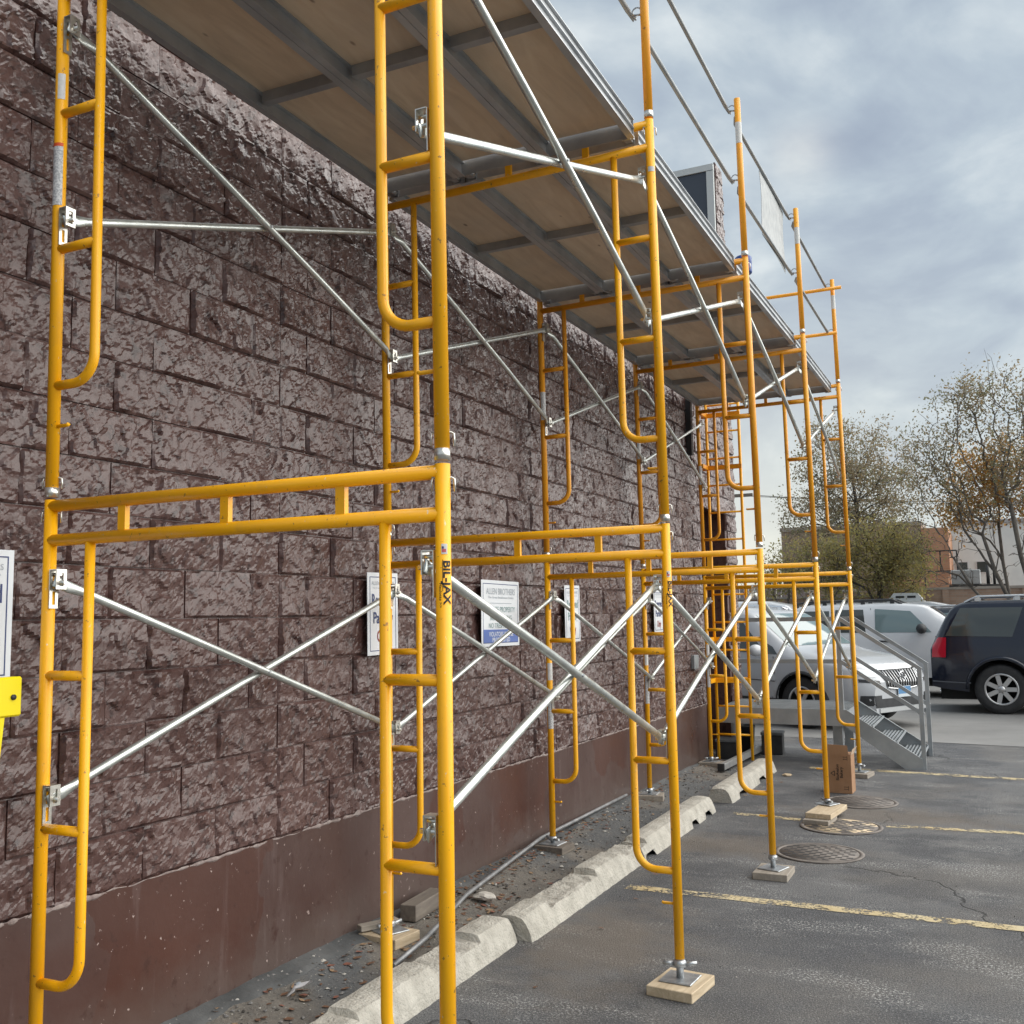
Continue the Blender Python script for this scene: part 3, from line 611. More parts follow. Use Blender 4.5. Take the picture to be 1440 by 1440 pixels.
for i in range(5):
    for sd in 'LR':
        x = W if sd == 'R' else 0; top = {('R', 3): .085}.get((sd, i), .045 if sd == 'R' else .078)
        p = SP(i, x, .13)
        t = empty('base_jack', (p.x, p.y, top), (0, 0, RND.uniform(-.5, .5)), 'galvanised screw base jack '+under(i, sd), 'base jack', 'screw jacks under the scaffold legs')
        inst('base_plate', jbm, t, (0, 0, 0)); inst('jack_screw', jsm, t, (0, 0, 0)); inst('jack_nut', jnm, t, (0, 0, .13-top-.031), (0, 0, RND.uniform(0, 3)))
        lb = 'sole board '
        if (sd, i) == ('R', 3):
            board('wood_board', (.20, .50, .040), (p.x+.02, p.y-.175, .041), -.12, WOOD, 'long pale upper board stacked at the manhole under the fourth outer leg')
            board('wood_board', (.20, .28, .040), (p.x-.008, p.y-.345, .0), -.10, WOODG, 'shorter grey lower board of the stack on the manhole cover')
        else:
            m = {('R', 0): WOOD, ('R', 1): WOOD, ('R', 2): WOODG, ('R', 4): WOODG, ('L', 1): WOOD, ('L', 2): WOODD, ('L', 3): WOODG, ('L', 4): WOODG, ('L', 0): WOODG}[sd, i]
            nm = {WOOD: 'pale pine', WOODG: 'grey', WOODD: 'dark damp'}[m]
            board('wood_board', (.215, .265, .044) if sd == 'R' else (.24, .20, .05), (p.x+.005, p.y-.01, top-.045 if sd == 'R' else top-.0505), {('R', 1): -.12, ('R', 2): 0, ('L', 1): -.12, ('R', 4): -.15}.get((sd, i), RND.uniform(-.1, .25)), m, nm+' sole board '+under(i, sd))
# cross braces
BAY = ['nearest', 'second', 'third', 'farthest']
def brace(i, sd, tier):
    x = W-.047 if sd == 'R' else .047; zb = .13 if tier == 1 else 2.098
    a = [SP(i, x, zb+1.668), SP(i+1, x, zb+.96)]; b = [SP(i, x, zb+.96), SP(i+1, x, zb+1.668)]
    c = (a[0]+a[1])/2
    lab = {('R', 1): 'lower outer cross brace of the %s bay, over the parking side', ('L', 1): 'lower cross brace of the %s bay against the brown wall', ('R', 2): 'upper outer cross brace of the %s bay below the deck edge', ('L', 2): 'upper cross brace of the %s bay close to the wall'}[sd, tier] % BAY[i]
    t = empty('cross_brace', c, (0, 0, 0), lab, 'cross brace', 'galvanised cross braces between the frames')
    for k, (p, q) in enumerate((a, b)):
        off = Vector((.017 if k == 0 else -.017, 0, 0)); d = (q-p); L = d.length; d.normalize()
        pth = [p-d*.02, p+d*.045, p+d*.095+off*.6, p+d*(L*.35)+off, p+d*(L*.65)+off, q-d*.095+off*.6, q-d*.045, q+d*.02]
        mb = MB(); mb.tube([v-c for v in pth], .0155, 12, True, 0, [(1.3, .2), (1.3, .22), (1, 1), (1, 1), (1, 1), (1, 1), (1.3, .22), (1.3, .2)]); mb.build('brace_tube', BRACE, t)
    mb = MB(); mb.tube([(-.036, 0, 0), (.036, 0, 0)], .006, 8); mb.build('pivot', CAST, t)
for i in range(4):
    for sd in 'LR':
        for tier in (1, 2): brace(i, sd, tier)
# deck planks
PWD = .483; LANE = ['wall-side', 'middle', 'outer']
def make_plank():
    t = empty('deck_plank'); L = 2.134-.075; h = L/2
    b = MB(); b.box((-PWD/2+.018, -h+.02, .040), (PWD/2-.018, h-.02, .053)); b.build('deck_panel', PLY, t)
    for s in (-1, 1):
        b = MB(); x = s*(PWD/2); xw = s*(PWD/2-.013); xi = s*(PWD/2-.016); q = s*(PWD/2-.034)
        b.box((min(xw, xi), -h, -.0308), (max(xw, xi), h, .0568)); b.box((min(x, q), -h, -.035), (max(x, q), h, -.031)); b.box((min(x, xi), -h, .057), (max(x, xi), h, .061)); b.box((min(xi, q), -h, .0345), (max(xi, q), h, .0395))
        b.box((min(x, xw), -h, .012), (max(x, xw), h, .016))
        b.build('side_rail', ALU, t)
    for y in (0,):
        b = MB(); b.box((-PWD/2+.0345, y-.020, -.010), (PWD/2-.0345, y+.020, .0395)); b.build('cross_rib', ALUD, t)
    for s in (-1, 1):
        b = MB(); b.box((-PWD/2+.004, s*h-.0025 if s > 0 else -h, -.030), (PWD/2-.004, s*h if s > 0 else -h+.0025, .055)); b.build('end_rib', ALUD, t)
        for sx in (-1, 1):
            b = MB(); x = sx*(PWD/2-.045); yh = s*(h+.0375-.004)
            b.box((x-.022, min(s*h, s*(h+.012)), -.034), (x+.022, max(s*h, s*(h+.012)), .052))
            arc = [(x, yh-s*.004+s*.027*math.cos(a), .022+.027*math.sin(a)) for a in [math.pi-.3-(math.pi-.2)*k/6 for k in range(7)]]
            for p, q in zip(arc, arc[1:]): b.bar(p, q, .034, .007, (0, 0, 1))
            b.box((x-.017, yh-.020, -.028), (x+.017, yh+.016, -.008)); b.tube([(x-.028, yh, -.018), (x+.030, yh, -.018)], .006, 8)
            b.build('hook', CAST, t)
    return t
plank = make_plank()
for i in range(4):
    for k in range(3):
        t = plank if (i, k) == (0, 0) else copy_tree(plank)
        a, b = SP(i, .248+.4855*k, 4.005), SP(i+1, .248+.4855*k, 4.005); t.location = (a+b)/2; t.rotation_euler = (0, 0, -math.atan2(b.x-a.x, b.y-a.y))
        tag(t, '%s plywood deck plank with aluminium rails in the %s bay overhead' % (LANE[k], BAY[i]), 'deck plank', 'deck planks overhead')
# guard posts and rails
for i in range(5):
    p = SP(i, W, 4.07); t = empty('guard_post', p, (0, -.0094, 0), ['orange guard rail post above the nearest frame, outside the picture top', 'orange guard post cut by the top edge above the second frame', 'tallest visible orange guard post, above the middle frame', 'orange guard post beside the white hanging sheet', 'shortest-looking orange guard post at the far deck corner'][i], 'guard post', 'guard posts above the deck')
    b = MB(); b.tube([(0, 0, 0), (0, 0, 1.125)], .0215, 16); b.build('post_tube', Y2, t)  # orange cast of the backlit tube is in its colour
    for z in (.545, 1.045):
        b = MB(); b.tube([(-.02, 0, z), (-.055, 0, z+.006)], .006, 6); b.tube([(-.04+.024*math.cos(a), 0, z+.018+.024*math.sin(a)) for a in [math.pi*1.5-math.pi*1.4*k/9 for k in range(10)]], .004, 6); b.tube([(-.055, -.03, z), (-.055, .03, z)], .006, 6); b.build('rail_latch', CAST, t)
    b = cyl_patch(.0222, .80, .95, -150, 20); b.build('sticker', STICK, t)
for i in range(4):
    for z, nm in ((4.615, 'mid'), (5.125, 'top')):
        a, b = SP(i, W-.066, z), SP(i+1, W-.066, z); t = MB(); d = b-a
        pth = [a+Vector((.045, .05, -.03)), a+Vector((.03, .10, -.01)), a+d*.1, a+d*.9, b+Vector((0, -.06, 0)), b+Vector((.002, .02, 0))]; c = (a+b)/2
        t.tube([v-c for v in pth], .0135, 10, True, 0, [(.5, 1), (.8, 1), (1, 1), (1, 1), (1, 1), (1.2, .4)]); o = t.build('guard_rail', GALV, None, c)
        tag(o, 'galvanised %s guard rail of the %s bay above the deck' % (nm, BAY[i]), 'guard rail', 'guard rails above the deck')
for z, x0, nm in ((5.085, -.1, 'upper'), (4.60, -.1, 'lower')):
    t = MB(); c = SP(4, .74, z, -.045); t.tube([(x0-.74, 0, 0), (1.62-.74 if nm == 'upper' else 1.55-.74, 0, 0)], .0185, 12); o = t.build('end_rail', Y2, None, c)
    tag(o, 'backlit yellow %s end rail across the far end of the deck' % nm, 'guard rail', 'end rails of the deck')
# white sheet on the rails, blue roll on the deck
SHEET = pm('white_mesh_sheet', (.36, .38, .39), (.46, .48, .48), 14, .7, 0, .2, 40)
sh = MB()
def shp(a, b, o=0):
    y = 5.28+1.0*a; z = 5.11-(.50+.06*a)*b+.02*a; x = 1.41+.006*math.sin(b*5+a*3)+.008*math.sin(a*3.1)*b+o
    return (x, y+.05*b*(1-a)*1.2-.04*b*a, z)
for o_ in (0, .002): sh.grid(lambda a, b, o_=o_: shp(a, b, o_), 16, 12)
tag(sh.build('hanging_sheet', SHEET), 'white sheet hanging between the guard rails', 'sheet')
bl = MB(); bl.lathe([(.0, 0), (.055, 0), (.06, .01), (.06, .05), (.055, .06), (.06, .07), (.06, .115), (.05, .125), (0, .125)], 14, 'z'); o = bl.build('blue_bucket', flat('blue_plastic', (.03, .075, .28), .45), None, (1.40, 4.62, 4.07)); tag(o, 'small blue bucket on the deck behind the middle guard post', 'bucket')
# access ladder at the far end
t = empty('access_ladder', (.0, 8.80, .0), (0, 0, 0), 'narrow yellow access ladder clamped to the far wall-side leg', 'ladder')
for x in (.035, .405): b = MB(); b.tube([(x, 0, .07), (x-.012, 0, 5.0)], .0165, 12); b.build('stile', Y1, t)
rgm = MB(); rgm.tube([(.035, 0, 0), (.405, 0, 0)], .011, 10); rgm = rgm.mesh('rung', Y1)
for k in range(16): inst('rung', rgm, t, (-.001*k, 0, .34+.307*k))
for z in (3.90, 3.30, 1.38, .93):
    b = MB(); b.bar((-.02, -.04, z), (.42, -.045, z), .03, .05); b.bar((.03, -.02, z), (.03, -.27, z), .03, .045); b.build('clamp_bracket', Y2 if z > 3 else Y1, t)

# ------------------------------------------------------------------ wheel stops
def wheel_stop(x, y0, y1, seed, label, chips, notches=(), clean=False):
    L = y1-y0; n = int(L/.013); V = []; rr = random.Random(seed); o = Vector((seed*5.1, 0, 0)); mb = MB()
    prof = [(.0, .0), (-.014, .045), (-.035, .095), (-.060, .122), (-.10, .130), (-.15, .130), (-.19, .124), (-.215, .09), (-.235, 0)]
    rows = []
    for k in range(n+1):
        yy = L*k/n; e = min(yy, L-yy); sh_ = max(0, 1-e/.05)*.25; row = []
        cut = 1.0
        for (c0, c1, dep, side) in chips:
            if c0 < yy < c1: cut = min(cut, 1-dep*(.85+.3*noise.noise(Vector((yy*14, seed, 0)))))
        for j, (px, pz) in enumerate(prof):
            f = 1-sh_*.5; zz_ = pz*(1-sh_*.35); px_ = -.1175+(px+.1175)*(1-sh_*.3)
            if cut < 1 and pz > .05: zz_ = min(zz_, .13*cut+.010*noise.noise(Vector((px*40, yy*22, seed))))
            if j == 0:
                for (nc, nr) in notches:
                    if abs(yy-nc) < nr: px_ -= .03*math.sqrt(1-((yy-nc)/nr)**2); zz_ = .055*math.sqrt(1-((yy-nc)/nr)**2)
            am = .0025 if clean else .0045
            d = noise.fractal(Vector((px*13, yy*13, pz*13))+o, 1, 2, 4)*am+noise.noise(Vector((px*3, yy*3, 0))+o)*am*1.2
            row.append((px_+d*.9, yy, max(0, zz_+(d*1.3 if pz > 0 else 0))))
        rows.append(row)
    m = len(prof); V = [p for r_ in rows for p in r_]
    mb.add(V, [[i*m+j, (i+1)*m+j, (i+1)*m+j+1, i*m+j+1] for i in range(n) for j in range(m-1)], False)
    mb.add(rows[0], [list(range(m))], False); mb.add(rows[-1], [list(range(m))[::-1]], False)
    return tag(mb.build('wheel_stop', CONC, None, (x, y0, 0)), label, 'wheel stop', 'concrete wheel stops along the wall')
wheel_stop(.575, .64, 2.45, 1, 'nearest rough concrete wheel stop behind the front outer leg', [(.0, .42, .22, 0), (1.0, 1.45, .25, 0)])
wheel_stop(.645, 2.475, 4.30, 2, 'second wheel stop from the camera with its top broken off in steps', [(.30, 1.02, .33, 0), (1.5, 1.83, .2, 0)])
wheel_stop(.655, 4.32, 6.22, 3, 'third concrete wheel stop, chipped along its front foot', [(.0, .12, .35, 0)], [(.12, .10), (1.25, .09), (1.65, .09)], True)
wheel_stop(.70, 6.62, 8.62, 4, 'farthest clean-edged concrete wheel stop near the steel platform', [], [(.42, .14), (1.28, .14), (1.7, .08)], True)

# ------------------------------------------------------------------ manhole covers
def manhole(x, y, r, label, mt):
    t = empty('manhole_cover', (x, y, 0), (0, 0, 0), label, 'manhole cover', 'round iron manhole covers')
    b = MB(); b.lathe([(r, .001), (r, .008), (r*.90, .010), (r*.895, .004)], 48); b.build('rim', IRON, t)
    b = MB(); b.lathe([(0, .0085), (r*.885, .0085), (r*.885, .003)], 48); lid = b.build('lid', mt, t)
    hb = MB(); dk_ = []
    for i in range(-5, 6):
        for j in range(-5, 6):
            px, py = i*r*.24+(r*.12 if j % 2 else 0), j*r*.17
            if px*px+py*py < (r*.8)**2: hb.box((px-.022, py-.011, .0088), (px+.022, py+.011, .0094))
    hb.build('lid_slots', BLACK, lid, kind='stuff'); return t
manhole(1.72, 7.05, .31, 'farthest manhole cover, in front of the cardboard box', IRON)
manhole(1.70, 5.94, .31, 'middle manhole cover with pale paint marks under the boards', IRONP)
manhole(1.68, 4.98, .30, 'nearest manhole cover, half hidden by grey dirt', IRON)

# ------------------------------------------------------------------ loose pipe, wood offcut, litter
b = MB(); pp_ = [(.285, 1.70, .075), (.22, 2.11, .075), (.05, 2.85, .083), (-.075, 3.92, .098), (-.10, 4.25, .112), (-.135, 5.65, .095), (-.14, 6.2, .092)]
b.tube(pp_, .0125, 10); tag(b.build('loose_pipe', pm('dull_grey_pipe', (.20, .205, .21), (.33, .335, .34), 12, .5, .5, 0, None, 'pos')), 'long thin grey pipe lying on the dirt along the wall', 'pipe')
o = board('wood_offcut', (.095, .36, .085), (-.06, 2.56, .052), .06, WOODD, 'short brown timber offcut lying against the wall foot', None); o['category'] = 'wood'
o = board('wood_offcut', (.05, .22, .03), (-.08, 2.14, .085), -.5, WOODG, 'thin grey stick of wood behind the second wall-side jack', None); o['category'] = 'wood'
def rock(name, size, loc, mat, seed, label, cat):
    bm = bmesh.new(); bmesh.ops.create_icosphere(bm, subdivisions=2, radius=1)
    for v in bm.verts: v.co *= 1+.35*noise.noise(v.co*1.6+Vector((seed, 0, 0))); v.co = Vector((v.co.x*size[0], v.co.y*size[1], v.co.z*size[2]))
    me = bpy.data.meshes.new(name); bm.to_mesh(me); bm.free(); me.materials.append(mat); o = bpy.data.objects.new(name, me); C.objects.link(o); o.location = loc; return tag(o, label, cat)
rock('stone_chip', (.07, .05, .022), (.12, 2.95, .06), pm('pale_stone', (.45, .42, .37), (.58, .55, .50), 12, .8, 0, .3, 50), 2, 'pale flat stone chip on the dirt behind a wheel stop', 'stone')
rock('stone_chip', (.045, .035, .016), (.86, 8.30, .012), pm('tan_stone', (.42, .32, .2), (.6, .48, .33), 12, .8), 5, 'small tan stone lying alone near the far wheel stop', 'stone')
cpm = MB()
def cup(a, b):
    an = math.radians(-62+124*a); r = .012+.062*b; return (r*math.cos(an)*1.0, r*math.sin(an), .012+.03*math.sin(math.pi*a)*(1-.3*b)+.006*math.sin(9*a))
for dz in (0, .0015): cpm.grid(lambda a, b, dz=dz: (cup(a, b)[0], cup(a, b)[1], cup(a, b)[2]+dz), 12, 4)
cpm.box((.02, -.012, .040), (.045, .010, .0425), 1)
tag(cpm.build('crushed_cup', [flat('paper_white', (.70, .70, .72), .6), GREYP], None, (.03, 1.33, .045), (.25, -.25, -.5)), 'crushed white paper scrap on the dirt by the wall', 'litter')
# gravel and leaves: nobody could count them
gr = MB(); rr = random.Random(11)
def pebble(mb, x, y, z, s):
    a = rr.uniform(0, 6.28); vs = []
    for (dx, dy, dz) in ((1, 0, 0), (.2, .9, .1), (-.9, .3, 0), (-.3, -.8, .1), (0, 0, .55), (0, 0, -.4)):
        j = rr.uniform(.6, 1.2); vs.append((x+s*j*(dx*math.cos(a)-dy*math.sin(a)), y+s*j*(dx*math.sin(a)+dy*math.cos(a)), z+s*dz*j))
    mb.add(vs, [(0, 1, 4), (1, 2, 4), (2, 3, 4), (3, 0, 4), (1, 0, 5), (2, 1, 5), (3, 2, 5), (0, 3, 5)], False, rr.choice((0, 0, 1, 2)))
for k in range(2600):
    y = -.3+9*rr.random()**1.3; x = -.2+.62*rr.random(); s = rr.choice((.003, .004, .006, .009, .013)) if k % 40 else .02
    pebble(gr, x, y, soil_z(x, y)+s*.25, s)
for k in range(520):
    y = .6+9*rr.random()**1.2; x = .6+2.6*rr.random(); s = rr.choice((.0025, .003, .004, .006)); pebble(gr, x, y, s*.3, s)
gr.build('gravel', [pm('grit_grey', (.16, .155, .15), (.24, .23, .22), 8, .9, 0, 0, None, 'pos'), flat('grit_pale', (.46, .44, .40), .9), flat('grit_dark', (.075, .068, .06), .9)], kind='stuff')
lf = MB()
def leaf(mb, x, y, z, s, mi):
    a = rr.uniform(0, 6.28); t1, t2 = rr.uniform(-.5, .5), rr.uniform(-.7, .7); P = []
    for (u, v, q) in ((-1, 0, 0), (-.3, .55, .2), (.5, .4, .1), (1.1, 0, .3), (.5, -.45, .15), (-.3, -.5, .25)):
        P.append((x+s*(u*math.cos(a)-v*math.sin(a)), y+s*(u*math.sin(a)+v*math.cos(a)), z+s*(.25+.5*q+.35*t1*u+.35*t2*v)))
    mb.add(P, [(0, 1, 2, 3), (0, 3, 4, 5)], False, mi)
for k in range(800):
    m_ = rr.random()
    if m_ < .55: y = rr.gauss(3.9, .75); x = -.16+abs(rr.gauss(0, .09))
    elif m_ < .68: y = rr.gauss(2.7, .5); x = rr.gauss(.17, .1)
    elif m_ < .8: y = rr.uniform(.8, 2.2); x = rr.gauss(.06, .12)
    else: y = rr.uniform(5, 9); x = -.1+abs(rr.gauss(0, .15))
    if x < -.17 or x > .55: continue
    leaf(lf, x, y, max(0, soil_z(x, y)), rr.uniform(.008, .024), rr.choice((0, 0, 0, 1, 2)))
for k in range(12): leaf(lf, rr.uniform(.65, 1.0), rr.uniform(1.6, 8), .002, rr.uniform(.012, .022), rr.choice((0, 1, 2)))
lf.build('leaf_litter', [flat('dead_leaf_brown', (.16, .085, .05), .8), flat('dead_leaf_tan', (.30, .20, .12), .8), flat('dead_leaf_red', (.22, .09, .06), .8)], kind='stuff')
# ------------------------------------------------------------------ cardboard box
t = empty('cardboard_box', (1.50, 7.55, 0), (0, 0, -.03), 'tall brown cardboard box standing open beside the fourth outer leg', 'box')
b = MB(); b.box((-.105, -.10, 0), (.105, .10, .355), 0, .003); b.build('box_body', CARD, t)
b = MB(); b.add([(-.105, -.10, .352), (.085, -.10, .352), (.075, -.094, .435), (-.10, -.094, .44), (-.105, -.097, .352), (.085, -.097, .352), (.075, -.091, .435), (-.10, -.091, .44)], [(0, 1, 2, 3), (7, 6, 5, 4), (0, 4, 5, 1), (1, 5, 6, 2), (2, 6, 7, 3), (3, 7, 4, 0)]); b.build('flap', CARD, t)
b = MB(); b.add([(.105, -.10, .352), (.105, .08, .352), (.135, .07, .415), (.118, -.085, .40), (.108, -.10, .352), (.108, .08, .352), (.138, .07, .415), (.121, -.085, .40)], [(0, 1, 2, 3), (7, 6, 5, 4), (0, 4, 5, 1), (1, 5, 6, 2), (2, 6, 7, 3), (3, 7, 4, 0)]); b.build('flap', CARDL, t)
PR = flat('box_print', (.05, .03, .02), .7)
lettering('BioAvalon', lambda u, v: (-.008-v, -.1007, .19+u), PR, t, .145, .026, .03)
lettering('Bakery', lambda u, v: (.026-v, -.1007, .19+u), PR, t, .10, .026, .03)
b = MB()
for (p, q) in (((-.08, .18), (-.045, .158)), ((-.045, .158), (-.045, .202)), ((-.045, .202), (-.08, .18))): b.bar((p[0], -.1008, p[1]), (q[0], -.1008, q[1]), .006, .0012, (0, 1, 0))
for z in (.30, .03):
    b.box((.070, -.1012, z), (.074, -.1004, z+.04))
    for q in (.008, .028): b.box((.04, -.1012, z+q), (.0699, -.1004, z+q+.004)); b.box((.036, -.1012, z+q-.003), (.0399, -.1004, z+q+.007))
b.build('box_symbols', PR, t)
# ------------------------------------------------------------------ steel platform and stair
t = empty('steel_stair', (.6, 9.15, 0), (0, 0, 0), 'grey steel grating platform with stair and handrails at the door', 'stairs')
X0, X1, YN, YB, ZP = -.66, .74, .0, 1.2, .60
b = MB()
for k in range(26):
    y = YN+.04+k*(YB-YN-.08)/25; b.box((X0, y-.006, ZP-.025), (X1, y+.006, ZP))
for k in range(30):
    x = X0+.02+k*(X1-X0-.04)/29; b.box((x-.004, YN+.02, ZP-.022), (x+.004, YB-.02, ZP-.003))
b.build('grating', STEELG, t, kind='stuff')
for y in (YN, YB):
    b = MB(); b.box((X0, y-.004, ZP-.17), (X1, y+.004, ZP+.004)); b.box((X0, y-.03 if y > .5 else y+.004, ZP-.17), (X1, y-.004 if y > .5 else y+.03, ZP-.162)); b.build('edge_beam', STEELG, t)
b = MB(); b.box((X1-.006, YN+.005, ZP-.17), (X1, YB-.005, ZP-.026)); b.build('edge_beam', STEELG, t)
for y in (YN+.18, YB-.10):
    b = MB(); b.box((X1-.15, y-.05, .01), (X1-.05, y+.05, ZP-.18)); b.box((X1-.19, y-.09, ZP-.182), (X1-.01, y+.09, ZP-.172)); b.box((X1-.19, y-.09, .0), (X1-.01, y+.09, .012)); b.build('support_column', STEELG, t)
b = MB(); b.tube([(X0+.1, .45, 0), (X0+.1, .45, ZP-.17)], .05, 14); b.build('support_column', STEELG, t)
xe, ze = 1.47, .0
for y in (YN, YB):
    b = MB(); yy = (y-.004, y+.004); sec = [(X1, ZP+.004), (X1+.02, ZP+.004), (xe+.03, .16-.05), (xe+.05, .0), (xe-.14, .0), (X1, ZP-.17)]
    b.add([(x, yy[0], z) for x, z in sec]+[(x, yy[1], z) for x, z in sec], [(0, 1, 2, 3, 4, 5), (11, 10, 9, 8, 7, 6)]+[(k, k+6, (k+1) % 6+6, (k+1) % 6) for k in range(6)])
    ff = (y+.004, y+.03) if y < .5 else (y-.03, y-.004)
    b.bar((X1+.01, sum(ff)/2, ZP+.002), (xe+.03, sum(ff)/2, .11), .026, .006); b.build('stringer', STEELG, t)
for k in range(3):
    x = X1+.06+.235*k; z = ZP-.16*(k+1); b = MB()
    for j in range(7): b.box((x+j*.036, YN+.006, z-.022), (x+j*.036+.012, YB-.006, z))
    for j in range(8): y = YN+.05+j*(YB-YN-.1)/7; b.box((x+.001, y-.004, z-.020), (x+.227, y+.004, z-.004))
    b.box((x-.004, YN+.006, z-.05), (x-.0005, YB-.006, z-.001)); b.build('tread', STEELG, t)
for y in (YN+.035, YB-.035):
    for (xa, zb_, zt) in ((X1-.03, ZP-.1, 1.60), (1.515, .0, 1.06)):
        b = MB(); b.box((xa-.022, y-.022, zb_), (xa+.022, y+.022, zt)); b.build('handrail_post', STEELG, t)
    for dz in (0, -.47):
        b = MB(); b.bar((X1-.03, y, 1.60+dz), (1.535, y, 1.04+dz+.0), .04, .04); b.build('handrail', STEELG, t)
for z in (1.58, 1.07):
    b = MB(); b.bar((X0, YB-.03, z), (X1-.055, YB-.03, z), .04, .05); b.build('handrail', STEELG, t)
# things stored under the platform
b = MB(); b.box((-.03, -1.3, .035), (.03, 1.3, .10), 0, .004); b.box((-.034, -1.33, .03), (.034, -1.301, .105), 1); b.box((-.034, 1.301, .03), (.034, 1.33, .105), 1)
for y in (-1.1, 1.1): b.box((-.03, y-.04, 0), (.03, y+.04, .034), 1)
tag(b.build('metal_beam', [pm('bright_aluminium', (.60, .61, .61), (.72, .73, .72), 9, .35, .7), DARKP], None, (.25, 9.52, 0), (0, 0, -.035)), 'long aluminium beam with black end caps lying under the platform', 'beam')
def crate(x, y, z, sx, sy, sz, label, n):
    t = empty('crate', (x, y, z), (0, 0, .1), label, 'crate', 'black crates under the platform')
    b = MB(); b.box((-sx/2, -sy/2, 0), (sx/2, sy/2, sz*.86), 0, .006); b.build('crate_body', DARKP, t)
    b = MB(); b.box((-sx/2-.008, -sy/2-.008, sz*.861), (sx/2+.008, sy/2+.008, sz), 0, .005); b.build('crate_lid', pm('dark_grey_lid%d' % n, (.10, .11, .12), (.16, .17, .18), 8, .4), t)
crate(.40, 9.95, 0, .24, .26, .26, 'black lidded crate right of the bucket under the platform', 1)
crate(-.02, 9.45, 0, .24, .3, .22, 'low black crate close to the wall under the platform', 2)
b = MB(); b.lathe([(0, 0), (.10, 0), (.125, .30), (.13, .30), (.13, .32), (.115, .32), (.10, .05), (0, .05)], 18); tag(b.build('bucket', DARKP, None, (.06, 9.98, 0)), 'dark bucket standing under the platform by the wall', 'bucket')

# ------------------------------------------------------------------ vehicles
def paint(name, c, rough=.22, metal=.0):
    m, t, b = base_mat(name, rough, metal); b.inputs['Coat Weight'].default_value = .35; b.inputs['Coat Roughness'].default_value = .06
    v = coord(t, 'obj'); t.links.new(ramp(t, noise_node(t, v, 1.5, 4), [(.3, c), (.7, tuple(x*.9 for x in c))]), b.inputs['Base Color']); return m
PW = paint('white_car_paint', (.50, .52, .545)); PW2 = paint('silver_white_car_paint', (.60, .62, .645)); PN = paint('dark_blue_car_paint', (.006, .010, .024)); PG = paint('dark_grey_car_paint', (.035, .04, .05))
GLD = flat('dark_tinted_glass', (.052, .062, .062), .06, 0, .7); GLL = flat('pale_window_glass', (.14, .20, .21), .04, 0, .8)  # dark glass base lightened to stand for the reflected sky
CLAD = pm('grey_black_cladding', (.022, .024, .027), (.04, .042, .046), 9, .6)
TYRE = RUB; RIM = flat('alloy_rim', (.50, .50, .50), .3, .8); REDL = flat('red_lamp', (.45, .008, .025), .15); LENS = flat('clear_lamp', (.55, .58, .60), .08, .3)
PLATEB = flat('plate_blue', (.09, .24, .45), .5)
